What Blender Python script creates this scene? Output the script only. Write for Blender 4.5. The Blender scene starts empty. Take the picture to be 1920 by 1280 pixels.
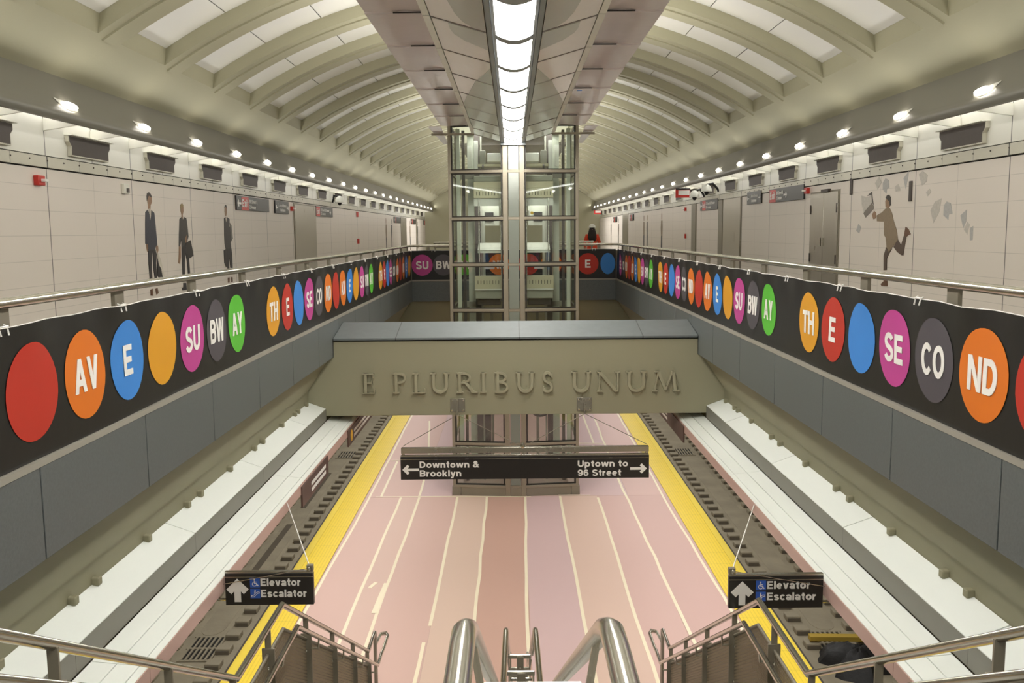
import bpy, bmesh, math, random
from mathutils import Vector, Matrix
from mathutils.geometry import tessellate_polygon
random.seed(7)
PI = math.pi
scene = bpy.context.scene
COL = scene.collection
view_layer = bpy.context.view_layer

# ------------------------------------------------------------------ camera
F_PX, CAM = 1730.0, Vector((-0.04, 0.0, 6.2))
cd = bpy.data.cameras.new('camera'); cam = bpy.data.objects.new('camera', cd); COL.objects.link(cam)
cd.sensor_width = 36.0; cd.lens = F_PX / 1920 * 36; cd.clip_start = 0.05; cd.clip_end = 300
pitch = math.atan(206 / F_PX)
rot = Matrix.Rotation(2 / F_PX, 4, 'Z') @ Matrix.Rotation(PI / 2 - pitch, 4, 'X') @ Matrix.Rotation(-0.009, 4, 'Z')
cam.matrix_world = Matrix.Translation(CAM) @ rot
scene.camera = cam
# ------------------------------------------------------------------ world, exposure
w = bpy.data.worlds.new('world'); scene.world = w; w.use_nodes = True
w.node_tree.nodes['Background'].inputs[0].default_value = (1.0, 0.98, 0.94, 1)
w.node_tree.nodes['Background'].inputs[1].default_value = 0.35
vs = scene.view_settings
vs.view_transform = 'Standard'; vs.look = 'None'; vs.gamma = 1.0; vs.use_curve_mapping = False
vs.exposure = 0.55
scene.cycles.max_bounces = 8; scene.cycles.diffuse_bounces = 4; scene.cycles.glossy_bounces = 4
scene.cycles.transparent_max_bounces = 16; scene.cycles.transmission_bounces = 6
scene.cycles.caustics_reflective = False; scene.cycles.caustics_refractive = False
scene.cycles.sample_clamp_indirect = 4.0
scene.cycles.use_denoising = True

# slab, lift and cove lamps, plus added unseen fill for vault and far end
def area(name, loc, sx, sy, power, rot=(0, 0, 0), col=(1, .95, .87), spread=PI):
    l = bpy.data.lights.new(name, 'AREA'); l.shape = 'RECTANGLE'; l.size = sx; l.size_y = sy
    l.energy = power; l.color = col; l.spread = spread
    o = bpy.data.objects.new(name, l); o.location = loc; o.rotation_euler = rot; COL.objects.link(o)
    return o
WARM = (1.0, .985, .945)
for s in (-1, 1):
    area('spine_fill_light', (s * 1.30, 8.0, 8.62),  .12, 22, 270, (PI, s * 0.6, 0), WARM)  # unseen fill light added on the spine to brighten the vault
    area('far_vault_fill', (s * 1.30, 45.0, 8.62), .12, 42, 520, (PI, s * 0.6, 0), WARM)  # same added vault fill, carried on past the lifts
    area('lip_fill_light', (s * 5.62, 30.0, 8.0), .08, 74, 150, (PI, -s * 0.95, 0), WARM)  # continuous light added along the lip to lift the vault, no fixture of its own
    area('far_fill_light', (s * 4.6, 58.0, 7.6), 1.0, 10, 160, (0, 0, 0), WARM)  # unseen light added to brighten the far corridor
    area('lift_car_lamp', (s * .6, 22.6, 6.95), .5, 1.2, 14, (0, 0, 0), WARM)
    area('shaft_lamp', (s * .75, 22.6, 8.55), .6, 1.2, 16, (0, 0, 0), WARM)
    area('platform_lamp', (s * 3.9, 33.0, 2.95), .3, 60, 560, (0, 0, 0), WARM)
    area('cove_lamp', (s * 6.17, 29.0, 7.95), .05, 76, 170, (0, 0, 0), (1, .98, .94))
# ------------------------------------------------------------------ helpers
def lin(c):
    return tuple(((v / 255) / 12.92 if v / 255 <= .04045 else ((v / 255 + .055) / 1.055) ** 2.4) for v in c)

class NT:
    def __init__(self, mat):
        mat.use_nodes = True; self.t = mat.node_tree; self.n = self.t.nodes; self.l = self.t.links
        self.bsdf = self.n['Principled BSDF']; self.out = self.n['Material Output']
    def new(self, typ, **kw):
        nd = self.n.new(typ)
        for k, v in kw.items(): setattr(nd, k, v)
        return nd
    def math(self, op, a, b=None, c=None):
        nd = self.n.new('ShaderNodeMath'); nd.operation = op
        for i, v in enumerate((a, b, c)):
            if v is None: continue
            if isinstance(v, (int, float)): nd.inputs[i].default_value = v
            else: self.l.new(v, nd.inputs[i])
        return nd.outputs[0]

MATS = {}
def mat(name, rgb, rough=.5, metal=0.0, var=.08, vscale=3.0, stretch=(1, 1, 1), bump=0.0, bscale=40.0, seams=(), spec=.5, coat=0.0, emit=0.0, rvar=0.0):
    """procedural material: base colour with noise variation, optional joint lines (axis, period, phase, half width, darkness) and bump"""
    m = bpy.data.materials.new(name); t = NT(m); b = t.bsdf
    base = lin(rgb)
    tc = t.new('ShaderNodeTexCoord'); mp = t.new('ShaderNodeMapping'); mp.inputs['Scale'].default_value = stretch
    t.l.new(tc.outputs['Object'], mp.inputs[0])
    nz = t.new('ShaderNodeTexNoise'); nz.inputs['Scale'].default_value = vscale; nz.inputs['Detail'].default_value = 5
    t.l.new(mp.outputs[0], nz.inputs['Vector'])
    mx = t.new('ShaderNodeMix', data_type='RGBA')
    mx.inputs[6].default_value = (*[c * (1 - var) for c in base], 1)
    mx.inputs[7].default_value = (*[min(1, c * (1 + var)) for c in base], 1)
    t.l.new(nz.outputs[0], mx.inputs[0]); col = mx.outputs[2]
    if seams:
        sx = t.new('ShaderNodeSeparateXYZ'); t.l.new(tc.outputs['Object'], sx.inputs[0])
        for (ax, per, ph, hw, dark) in seams:
            d = t.math('PINGPONG', t.math('SUBTRACT', sx.outputs[ax], ph), per / 2)
            k = t.math('MULTIPLY', t.math('LESS_THAN', d, hw), dark)
            m2 = t.new('ShaderNodeMix', data_type='RGBA'); t.l.new(k, m2.inputs[0]); t.l.new(col, m2.inputs[6])
            m2.inputs[7].default_value = (.02, .018, .016, 1); col = m2.outputs[2]
    t.l.new(col, b.inputs['Base Color'])
    b.inputs['Roughness'].default_value = rough; b.inputs['Metallic'].default_value = metal
    b.inputs['Specular IOR Level'].default_value = spec; b.inputs['Coat Weight'].default_value = coat
    if rvar:
        r = t.math('ADD', t.math('MULTIPLY', nz.outputs[0], rvar), rough - rvar / 2); t.l.new(r, b.inputs['Roughness'])
    if bump:
        n2 = t.new('ShaderNodeTexNoise'); n2.inputs['Scale'].default_value = bscale; n2.inputs['Detail'].default_value = 3
        t.l.new(mp.outputs[0], n2.inputs['Vector'])
        bp = t.new('ShaderNodeBump'); bp.inputs['Strength'].default_value = bump; bp.inputs['Distance'].default_value = .02
        t.l.new(n2.outputs[0], bp.inputs['Height']); t.l.new(bp.outputs[0], b.inputs['Normal'])
    if emit:
        t.l.new(col, b.inputs['Emission Color']); b.inputs['Emission Strength'].default_value = emit
    MATS[name] = m
    return m

def glass(name, tint, refl=.5):
    m = bpy.data.materials.new(name); t = NT(m); t.n.remove(t.bsdf)
    tr = t.new('ShaderNodeBsdfTransparent'); tr.inputs[0].default_value = (*tint, 1)
    gl = t.new('ShaderNodeBsdfGlossy'); gl.inputs['Roughness'].default_value = .02
    lw = t.new('ShaderNodeLayerWeight'); lw.inputs[0].default_value = .35
    f = t.math('ADD', t.math('MULTIPLY', lw.outputs['Fresnel'], refl), .035)
    mx = t.new('ShaderNodeMixShader'); t.l.new(f, mx.inputs[0]); t.l.new(tr.outputs[0], mx.inputs[1]); t.l.new(gl.outputs[0], mx.inputs[2])
    t.l.new(mx.outputs[0], t.out.inputs[0]); MATS[name] = m
    return m

class MB:
    """collects shapes (world coordinates) and builds them as one mesh object"""
    def __init__(self): self.v = []; self.f = []
    def add(self, vs, fs):
        o = len(self.v); self.v += [Vector(p) for p in vs]; self.f += [tuple(i + o for i in q) for q in fs]; return self
    def box(self, x0, x1, y0, y1, z0, z1):
        v = [(x, y, z) for z in (z0, z1) for y in (y0, y1) for x in (x0, x1)]
        return self.add(v, [(0, 2, 3, 1), (4, 5, 7, 6), (0, 1, 5, 4), (2, 6, 7, 3), (0, 4, 6, 2), (1, 3, 7, 5)])
    def obox(self, p0, p1, w, h, up=(0, 0, 1)):
        """bar from p0 to p1 with width w and height h"""
        p0, p1 = Vector(p0), Vector(p1); d = (p1 - p0).normalized(); u = Vector(up)
        sd = d.cross(u)
        if sd.length < 1e-4: sd = d.cross(Vector((1, 0, 0)))
        sd.normalize(); u = sd.cross(d).normalized()
        v = [p + sd * (a * w / 2) + u * (b * h / 2) for p in (p0, p1) for b in (-1, 1) for a in (-1, 1)]
        return self.add(v, [(0, 2, 3, 1), (4, 5, 7, 6), (0, 1, 5, 4), (2, 6, 7, 3), (0, 4, 6, 2), (1, 3, 7, 5)])
    def prism(self, prof, y0, y1, ax='y'):
        """closed profile extruded along an axis; profile in (x,z) for y, (y,z) for x, (x,y) for z"""
        mk = {'y': lambda a, b, c: (a, c, b), 'x': lambda a, b, c: (c, a, b), 'z': lambda a, b, c: (a, b, c)}[ax]
        n = len(prof); v = [mk(a, b, y0) for a, b in prof] + [mk(a, b, y1) for a, b in prof]
        f = [(i, (i + 1) % n, n + (i + 1) % n, n + i) for i in range(n)]
        tri = tessellate_polygon([[Vector((a, b, 0)) for a, b in prof]])
        f += [tuple(t) for t in tri] + [tuple(n + i for i in t[::-1]) for t in tri]
        return self.add(v, f)
    def tube(self, pts, r, n=10, caps=True):
        pts = [Vector(p) for p in pts]; m = len(pts); rings = []
        up = None
        for i, p in enumerate(pts):
            d = ((pts[i] - pts[i - 1]).normalized() if i else Vector()) + ((pts[i + 1] - pts[i]).normalized() if i < m - 1 else Vector())
            d.normalize()
            if up is None:
                up = Vector((0, 0, 1)) if abs(d.z) < .9 else Vector((1, 0, 0))
            a = d.cross(up).normalized(); bb = a.cross(d).normalized(); up = bb
            k = 1.0
            if 0 < i < m - 1:
                c = (pts[i] - pts[i - 1]).normalized().dot(d); k = 1 / max(.5, c)
            rr = r[i] if isinstance(r, (list, tuple)) else r
            rings.append([p + (a * math.cos(2 * PI * j / n) + bb * math.sin(2 * PI * j / n) * k) * rr for j in range(n)])
        v = [q for ring in rings for q in ring]
        f = [(i * n + j, i * n + (j + 1) % n, (i + 1) * n + (j + 1) % n, (i + 1) * n + j) for i in range(m - 1) for j in range(n)]
        if caps: f += [tuple(range(n))[::-1], tuple((m - 1) * n + j for j in range(n))]
        return self.add(v, f)
    def ball(self, c, rx, ry=None, rz=None, n=12, m=8, z0=-1.0):
        ry = ry or rx; rz = rz or rx; c = Vector(c); v = []; f = []
        t0 = math.asin(z0)
        for i in range(m + 1):
            t = t0 + (PI / 2 - t0) * i / m
            for j in range(n):
                a = 2 * PI * j / n
                v.append(c + Vector((rx * math.cos(t) * math.cos(a), ry * math.cos(t) * math.sin(a), rz * math.sin(t))))
        for i in range(m):
            for j in range(n): f.append((i * n + j, i * n + (j + 1) % n, (i + 1) * n + (j + 1) % n, (i + 1) * n + j))
        if z0 > -1: f.append(tuple(range(n))[::-1])
        return self.add(v, f)
    # ---- flat art on a frame (O, U, V): N = U x V points at the viewer
    def poly(self, fr, pts, d0, d1):
        O, U, V = fr; N = U.cross(V); n = len(pts)
        v = [O + U * a + V * b + N * d1 for a, b in pts] + [O + U * a + V * b + N * d0 for a, b in pts]
        tri = tessellate_polygon([[Vector((a, b, 0)) for a, b in pts]])
        f = [tuple(t) for t in tri] + [(i, (i + 1) % n, n + (i + 1) % n, n + i) for i in range(n)] + [tuple(n + i for i in t[::-1]) for t in tri]
        return self.add(v, f)
    def ribbon(self, fr, pts, wd, d0, d1, closed=False):
        O, U, V = fr; N = U.cross(V)
        pts = [q for i, q in enumerate(pts) if i == 0 or math.dist(q, pts[i - 1]) > 1e-4]
        n = len(pts); P = [Vector((a, b)) for a, b in pts]
        Ls, Rs = [], []
        for i in range(n):
            a = P[i - 1] if (i or closed) else None; c = P[(i + 1) % n] if (i < n - 1 or closed) else None
            e1 = (P[i] - a).normalized() if a is not None else (c - P[i]).normalized()
            e2 = (c - P[i]).normalized() if c is not None else e1
            n1, n2 = Vector((-e1.y, e1.x)), Vector((-e2.y, e2.x)); mt = (n1 + n2)
            mt = mt.normalized() if mt.length > 1e-5 else n1
            k = wd / 2 / max(.5, mt.dot(n1)); Ls.append(P[i] + mt * k); Rs.append(P[i] - mt * k)
        W = lambda q, d: O + U * q.x + V * q.y + N * d
        v = []
        for l, r in zip(Ls, Rs): v += [W(l, d1), W(r, d1), W(l, d0), W(r, d0)]
        f = []
        for i in range(n if closed else n - 1):
            a, b = 4 * i, 4 * ((i + 1) % n)
            f += [(a, a + 1, b + 1, b), (a, b, b + 2, a + 2), (a + 1, a + 3, b + 3, b + 1)]
        if not closed:
            e = 4 * (n - 1); f += [(0, 2, 3, 1), (e, e + 1, e + 3, e + 2)]
        return self.add(v, f)
    def mesh(self, name, org, smooth=35, weld=True):
        me = bpy.data.meshes.new(name); me.from_pydata([p - org for p in self.v], [], self.f)
        bm = bmesh.new(); bm.from_mesh(me)
        if weld: bmesh.ops.remove_doubles(bm, verts=bm.verts, dist=1e-5)
        bmesh.ops.recalc_face_normals(bm, faces=bm.faces); bm.to_mesh(me); bm.free()
        if smooth:
            me.polygons.foreach_set('use_smooth', [True] * len(me.polygons)); me.set_sharp_from_angle(angle=math.radians(smooth))
        return me
    def build(self, name, m, parent=None, bevel=0, smooth=35, label=None, weld=True):
        org = WL[parent] if parent is not None else Vector((0, 0, 0))
        me = self.mesh(name, org, smooth, weld); o = bpy.data.objects.new(name, me); COL.objects.link(o)
        me.materials.append(MATS[m] if isinstance(m, str) else m)
        if parent is not None: o.parent = parent
        WL[o] = org
        if bevel:
            md = o.modifiers.new('edge', 'BEVEL'); md.width = bevel; md.segments = 2; md.limit_method = 'ANGLE'; md.angle_limit = math.radians(40)
        if label: o['label'] = label
        return o
WL = {}

def tag(o, label, cat, group=None):
    o['label'] = label; o['category'] = cat
    if group: o['group'] = group
    return o
def thing(name, label, cat, loc, group=None):
    o = bpy.data.objects.new(name, None); COL.objects.link(o); o.location = loc; o.empty_display_size = .1
    WL[o] = Vector(loc); return tag(o, label, cat, group)
def solo(name, mb, m, label, cat, group=None, loc=None, bevel=0, smooth=35):
    loc = Vector(loc) if loc is not None else sum(mb.v, Vector()) / len(mb.v)
    me = mb.mesh(name, loc, smooth); o = bpy.data.objects.new(name, me); COL.objects.link(o); o.location = loc
    me.materials.append(MATS[m]); WL[o] = loc
    if bevel:
        md = o.modifiers.new('edge', 'BEVEL'); md.width = bevel; md.segments = 2; md.limit_method = 'ANGLE'; md.angle_limit = math.radians(40)
    return tag(o, label, cat, group)
def struct(name, mb, m, parent=None, bevel=0, smooth=35):
    o = mb.build(name, m, parent, bevel, smooth)
    if parent is None: o['kind'] = 'structure'
    return o
def dup(root, loc, label=None):
    r = root.copy(); COL.objects.link(r); r.location = loc; WL[r] = Vector(loc)
    if label: r['label'] = label
    for ch in list(root.children):
        c = ch.copy(); COL.objects.link(c); c.parent = r
        for g in ch.children:
            d = g.copy(); COL.objects.link(d); d.parent = c
    return r
ONES = 'zeroth first second third fourth fifth sixth seventh eighth ninth tenth eleventh twelfth thirteenth fourteenth fifteenth sixteenth seventeenth eighteenth nineteenth'.split()
def nth(i):
    if i < 20: return ONES[i]
    t, u = divmod(i, 10); w_ = ['', '', 'twenty', 'thirty', 'forty', 'fifty', 'sixty'][t]
    return w_ + '-' + ONES[u] if u else {'twenty': 'twentieth', 'thirty': 'thirtieth', 'forty': 'fortieth', 'fifty': 'fiftieth', 'sixty': 'sixtieth'}[w_]
SIDE = {-1: 'left', 1: 'right'}
X3, Y3, Z3 = Vector((1, 0, 0)), Vector((0, 1, 0)), Vector((0, 0, 1))
def wall_frame(s, x, y=0.0, z=0.0):
    """frame of a side wall seen from the hall: on the left U runs away from the camera, on the right towards it"""
    return (Vector((s * x, y, z)), Y3 if s < 0 else -Y3, Z3)
def front_frame(x, y, z): return (Vector((x, y, z)), X3, Z3)
def arc(cx, cy, rx, ry, a0, a1, n=10):
    return [(cx + rx * math.cos(math.radians(a0 + (a1 - a0) * i / n)), cy + ry * math.sin(math.radians(a0 + (a1 - a0) * i / n))) for i in range(n + 1)]

# ---- bold grotesque lettering drawn with strokes (cap height 1, stroke .19)
SW = .19
def _glyphs():
    h = SW / 2; g = {}
    def L(*p): return ('r', list(p))
    def D(x0, y0, x1, y1, wd=.2): return ('d', (x0, y0, x1, y1, wd))
    x = .73
    g['E'] = (.64, [L((h, 0), (h, 1)), L((0, 1 - h), (.6, 1 - h)), L((0, .51), (.56, .51)), L((0, h), (.62, h))])
    g['T'] = (.62, [L((0, 1 - h), (.62, 1 - h)), L((.31, 0), (.31, 1))])
    g['H'] = (.7, [L((h, 0), (h, 1)), L((.7 - h, 0), (.7 - h, 1)), L((0, .52), (.7, .52))])
    g['D'] = (.7, [L((h, 0), (h, 1)), L((0, 1 - h), (.32, 1 - h), *arc(.32, .5, .285, .405, 80, -80), (.32, h), (0, h))])
    g['B'] = (.68, [L((h, 0), (h, 1)), L((0, 1 - h), (.38, 1 - h), *arc(.38, .72, .19, .185, 80, -80, 8), (.36, .53), (0, .53)), L((.1, .53), (.4, .53), *arc(.4, .315, .19, .22, 80, -80, 8), (.4, h), (0, h))])
    g['P'] = (.64, [L((h, 0), (h, 1)), L((0, 1 - h), (.36, 1 - h), *arc(.36, .68, .2, .225, 80, -80, 8), (.36, .455), (.1, .455))])
    g['R'] = (.7, [L((h, 0), (h, 1)), L((0, 1 - h), (.38, 1 - h), *arc(.38, .7, .2, .205, 80, -80, 8), (.38, .495), (.1, .495)), D(.34, .5, .48, 0)])
    g['O'] = (.78, [('c', arc(.39, .5, .295, .415, 0, 345, 23))])
    g['C'] = (.74, [L(*arc(.39, .5, .295, .415, 40, 320, 18))])
    g['U'] = (.7, [L((h, 1), (h, .36), *arc(.35, .36, .255, .275, 190, 350, 10), (.7 - h, .36), (.7 - h, 1))])
    g['S'] = (.68, [L(*arc(.34, .71, .235, .2, 20, 255, 12), *arc(.34, .28, .25, .195, 75, -165, 12))])
    g['A'] = (.74, [D(.0, 0, .27, 1, .2), D(.54, 0, .27, 1, .2), L((.17, .3), (.58, .3))])
    g['V'] = (.7, [D(.25, 0, .0, 1), D(.25, 0, .5, 1)])
    g['W'] = (1.0, [D(.17, 0, .0, 1, .18), D(.17, 0, .41, 1, .18), D(.64, 0, .41, 1, .18), D(.64, 0, .82, 1, .18)])
    g['N'] = (.72, [L((h, 0), (h, 1)), L((.72 - h, 0), (.72 - h, 1)), D(.52, 0, 0, 1)])
    g['Y'] = (.68, [D(.24, .4, 0, 1), D(.24, .4, .48, 1), L((.34, 0), (.34, .5))])
    g['9'] = (.6, [('c', arc(.3, .66, .205, .245, 0, 345, 20)), L(*arc(.3, .36, .205, .27, 200, 360, 8), (.505, .66))])
    g['6'] = (.6, [('c', arc(.3, .34, .205, .245, 0, 345, 20)), L(*arc(.3, .64, .205, .27, 20, 180, 8), (.095, .34))])
    g['2'] = (.6, [L(*arc(.3, .7, .2, .21, 170, -20, 10), (.1, h + .02)), L((.02, h), (.56, h))])
    g['7'] = (.58, [L((0, 1 - h), (.56, 1 - h)), D(.1, 0, .36, .9)])
    g['&'] = (.76, [('c', arc(.31, .76, .14, .155, 0, 345, 16)), L(*arc(.27, .27, .18, .18, 110, 330, 10), (.62, .5)), D(.53, 0, .14, .8, .2)])
    g['/'] = (.36, [D(0, -.05, .16, 1, .12)])
    g['e'] = (.6, [L((.12, .37), (.47, .37)), L(*arc(.3, .365, .205, .275, -3, 318, 17))])
    g['l'] = (.19, [L((h, 0), (h, 1))]); g['i'] = (.19, [L((h, 0), (h, x)), L((h, .84), (h, 1))])
    g['v'] = (.6, [D(.2, 0, 0, x, .19), D(.2, 0, .4, x, .19)])
    g['a'] = (.58, [L(*arc(.28, .47, .2, .17, 165, 10, 8), (.47, .45), (.47, 0)), ('c', arc(.26, .21, .165, .125, 0, 345, 16))])
    g['t'] = (.38, [L((.2, .95), (.2, .2), *arc(.32, .2, .12, .12, 180, 275, 5)), L((.02, x - .08), (.38, x - .08))])
    g['o'] = (.62, [('c', arc(.31, x / 2, .215, .275, 0, 345, 20))])
    g['r'] = (.38, [L((h, 0), (h, x)), L((h, .4), *arc(.33, .42, .22, .21, 170, 85, 6))])
    g['s'] = (.54, [L(*arc(.27, .515, .17, .125, 20, 260, 10), *arc(.27, .22, .18, .135, 80, -165, 10))])
    g['c'] = (.56, [L(*arc(.3, x / 2, .205, .275, 42, 318, 16))])
    g['w'] = (.84, [D(.13, 0, 0, x, .17), D(.13, 0, .33, x, .17), D(.53, 0, .33, x, .17), D(.53, 0, .67, x, .17)])
    g['n'] = (.58, [L((h, 0), (h, x)), L((h, .42), *arc(.29, .44, .195, .2, 175, 5, 8), (.485, 0))])
    g['h'] = (.58, [L((h, 0), (h, 1)), L((h, .42), *arc(.29, .44, .195, .2, 175, 5, 8), (.485, 0))])
    g['u'] = (.58, [L((h, x), (h, .3), *arc(.29, .3, .195, .21, 185, 355, 8)), L((.485, 0), (.485, x))])
    g['d'] = (.61, [('c', arc(.29, x / 2, .2, .275, 0, 345, 20)), L((.515, 0), (.515, 1))])
    g['b'] = (.61, [('c', arc(.32, x / 2, .2, .275, 0, 345, 20)), L((h, 0), (h, 1))])
    g['p'] = (.61, [('c', arc(.32, x / 2, .2, .275, 0, 345, 20)), L((h, -.25), (h, x))])
    g['k'] = (.58, [L((h, 0), (h, 1)), D(.12, .28, .33, x, .21), D(.36, 0, .15, .44, .21)])
    g['y'] = (.58, [D(.2, 0, 0, x, .19), D(.12, -.25, .4, x, .19), L((.02, -.17), (.2, -.17))])
    g['x'] = (.58, [D(0, 0, .38, x, .2), D(.38, 0, 0, x, .2)])
    g['f'] = (.38, [L((.15, 0), (.15, .75), *arc(.3, .78, .15, .13, 180, 90, 5)), L((.0, x - .08), (.36, x - .08))])
    return g
GLYPH = _glyphs()
def text_strokes(s, sp=.09):
    x = 0; out = []
    for ch in s:
        if ch == ' ': x += .34; continue
        wd, st = GLYPH[ch]
        for k, d in st:
            if k == 'd': out.append((k, [(d[0] + x, d[1]), (d[2] + x, d[3])], d[4]))
            else: out.append((k, [(a + x, b) for a, b in d], SW))
        x += wd + sp
    return out, x - sp
def lettering(mb, fr, s, x0, y0, cap, width=None, d0=.001, d1=.004, sp=.09):
    """text with its baseline start at (x0,y0) on the frame, cap height cap, squeezed to width"""
    st, W = text_strokes(s, sp); kx = (width / W) if width else cap; ky = cap
    O, U, V = fr
    for i, (k, p, wd) in enumerate(st):
        d1 += .00022
        if k == 'd':
            (a, b), (c, d) = p
            mb.poly(fr, [(x0 + a * kx, y0 + b * ky), (x0 + (a + wd) * kx, y0 + b * ky), (x0 + (c + wd) * kx, y0 + d * ky), (x0 + c * kx, y0 + d * ky)], d0, d1)
        else:
            sub = MB(); sub.ribbon((Vector((0, 0, 0)), X3, Y3), p, wd, d0, d1, k == 'c')
            N = U.cross(V)
            mb.add([O + U * (x0 + q.x * kx) + V * (y0 + q.y * ky) + N * q.z for q in sub.v], sub.f)
    return mb
def arrow(mb, fr, cx, cy, L, ang, d0=.001, d1=.004, wd=.16, head=.62):
    """arrow of length L centred at (cx,cy); ang 0 points along +U"""
    c, s = math.cos(math.radians(ang)), math.sin(math.radians(ang)); h = L / 2; b = head * L / 2; k = wd * L / 2; t = k * 1.5; j = h - 2 * t - k
    pts = [(h, 0), (h - b, b), (h - b - t, b - t), (j, k), (-h, k), (-h, -k), (j, -k), (h - b - t, -b + t), (h - b, -b)]
    return mb.poly(fr, [(cx + a * c - q * s, cy + a * s + q * c) for a, q in pts], d0, d1)
# ------------------------------------------------------------------ materials
mat('concrete_vault', (160, 156, 131), .75, var=.06, vscale=.8, stretch=(1, .35, 1), bump=.05)
mat('band_grey', (122, 119, 110), .42, var=.07, vscale=.7, stretch=(1, .3, 1))
mat('panel_white', (250, 249, 245), .25, var=.02, vscale=.9, bump=.5, bscale=1.1, stretch=(1, .4, 1), spec=.5, coat=1.0)
mat('tile_left', (226, 217, 208), .42, var=.03, vscale=.5, seams=((1, 2.79, 12.6, .011, .75), (1, 1.395, 12.6, .005, .3), (2, .33, 6.86, .004, .22)))
mat('tile_right', (226, 217, 208), .42, var=.03, vscale=.5, seams=((1, 2.75, 11.92, .011, .75), (1, 1.375, 11.92, .005, .3), (2, .33, 6.86, .004, .22)))
mat('cove_left', (222, 220, 208), .38, var=.04, vscale=1.2, seams=((1, 1.395, 12.6, .011, .8),))
mat('cove_right', (222, 220, 208), .38, var=.04, vscale=1.2, seams=((1, 1.375, 11.92, .011, .8),))
mat('strip_left', (196, 192, 176), .36, .2, var=.06, vscale=1.2, seams=((1, .93, 12.6, .006, .6), (1, 2.79, 12.6, .016, .8)))
mat('strip_right', (196, 192, 176), .36, .2, var=.06, vscale=1.2, seams=((1, .917, 11.92, .006, .6), (1, 2.75, 11.92, .016, .8)))
mat('white_metal', (226, 224, 212), .35, var=.03)
mat('ledge_grey', (150, 146, 136), .45)
mat('joint_dark', (112, 104, 98), .5)
mat('dark_gap', (30, 28, 25), .8)
mat('granite', (92, 97, 97), .45, var=.34, vscale=45, bump=.06, bscale=160, rvar=.2)
mat('granite_cap', (98, 104, 105), .6, var=.12, vscale=7, seams=((0, 1.98, .06, .008, .7),))
mat('girder', (134, 130, 106), .7, var=.08, vscale=.8)
mat('beam_paint', (148, 144, 120), .62, var=.05, vscale=.9, bump=.03, bscale=20)
mat('letter_paint', (156, 152, 128), .55, var=.03)
mat('trough_white', (234, 238, 234), .34, var=.04, vscale=1.2, stretch=(3, .4, 3), rvar=.15)
mat('trough_grey', (118, 115, 106), .5, var=.05)
mat('trough_face', (198, 166, 156), .35, var=.04)
mat('steel', (188, 184, 172), .26, 1.0, var=.06, vscale=6, rvar=.1)
mat('steel_bright', (205, 202, 192), .2, 1.0, var=.04, vscale=8, stretch=(1, .1, 1), rvar=.1)
mat('steel_taupe', (136, 129, 114), .45, .35, var=.07, vscale=4)
mat('steel_door', (176, 170, 158), .3, .9, var=.1, vscale=1.5, stretch=(4, 4, .5), rvar=.12)
mat('wire', (158, 148, 128), .45, .7, var=.05)
mat('banner_black', (27, 26, 25), .42, var=.1, vscale=2, bump=.08, bscale=5)
mat('white_print', (236, 234, 230), .45, var=.02)
for nm, c in dict(red=(184, 48, 34), orange=(216, 114, 30), blue=(58, 132, 212), yellow=(216, 154, 36), magenta=(186, 66, 142), grey=(78, 74, 80), green=(88, 184, 54)).items():
    mat('print_' + nm, c, .45, var=.03)
mat('sign_black', (36, 33, 31), .35, var=.05)
mat('sign_brown', (88, 66, 60), .4, var=.05)
mat('sign_red', (200, 50, 45), .4, var=.03)
mat('sign_blue', (52, 96, 190), .4, var=.03)
mat('sign_yellow', (240, 190, 50), .4, var=.03)
mat('alarm_red', (190, 50, 40), .4, var=.05)
mat('grille_dark', (84, 76, 72), .55, .3, var=.12, vscale=6, stretch=(1, 8, 1))
mat('yellow_tactile', (232, 200, 46), .5, var=.05, vscale=1.0, bump=.0, seams=((0, .058, .0, .006, .16), (1, .6, .2, .006, .2)))
mat('edge_yellow', (232, 204, 66), .5, var=.05)
mat('edge_dark', (62, 54, 48), .6)
mat('platform_concrete', (190, 162, 150), .6, var=.05)
for i, c in enumerate([(205, 170, 158), (208, 176, 162), (206, 172, 160), (212, 184, 166), (196, 158, 142), (204, 174, 172), (212, 182, 166), (205, 170, 161), (200, 164, 155)]):
    mat('paper_%d' % i, c, .55, var=.025, vscale=.35, bump=.06, bscale=1.2)
mat('tape', (238, 226, 198), .6, var=.03)
mat('track_concrete', (168, 158, 136), .85, var=.32, vscale=1.4, bump=.3, bscale=14)
mat('track_stain', (104, 95, 80), .8, var=.25, vscale=2)
mat('block_concrete', (168, 158, 136), .8, var=.15, vscale=4, bump=.1)
mat('block_shadow', (112, 104, 90), .8, var=.15)
mat('grate_dark', (56, 50, 44), .7, .3)
mat('timber', (196, 164, 66), .7, var=.12, vscale=4, stretch=(.3, 6, 6))
mat('black_plastic', (30, 29, 29), .6, var=.3, vscale=6, bump=.5, bscale=16)
mat('frame_steel', (146, 138, 122), .4, .4, var=.05, vscale=3)
mat('frame_dark', (46, 42, 36), .5, .3)
mat('shaft_green', (204, 208, 190), .6, var=.05)
mat('shaft_grey', (150, 148, 136), .6, var=.07)
mat('column_panel', (124, 129, 120), .12, var=.03, vscale=1)
mat('car_panel', (206, 198, 168), .34, .15, var=.05, vscale=2)
mat('car_grey', (166, 166, 152), .45, .2, var=.06)
mat('machine_white', (226, 226, 216), .4, var=.04)
mat('cable_dark', (58, 48, 44), .5)
mat('spine_pink', (236, 231, 225), .13, .0, var=.04, vscale=.8, bump=.05, bscale=3)
mat('spine_lilac', (217, 208, 206), .18, .1, var=.05, vscale=1.0, bump=.28, bscale=1.6)
mat('spine_cream', (226, 228, 218), .4)
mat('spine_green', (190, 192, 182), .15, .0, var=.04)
mat('lamp_frame', (150, 156, 160), .34, .5, var=.05)
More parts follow.
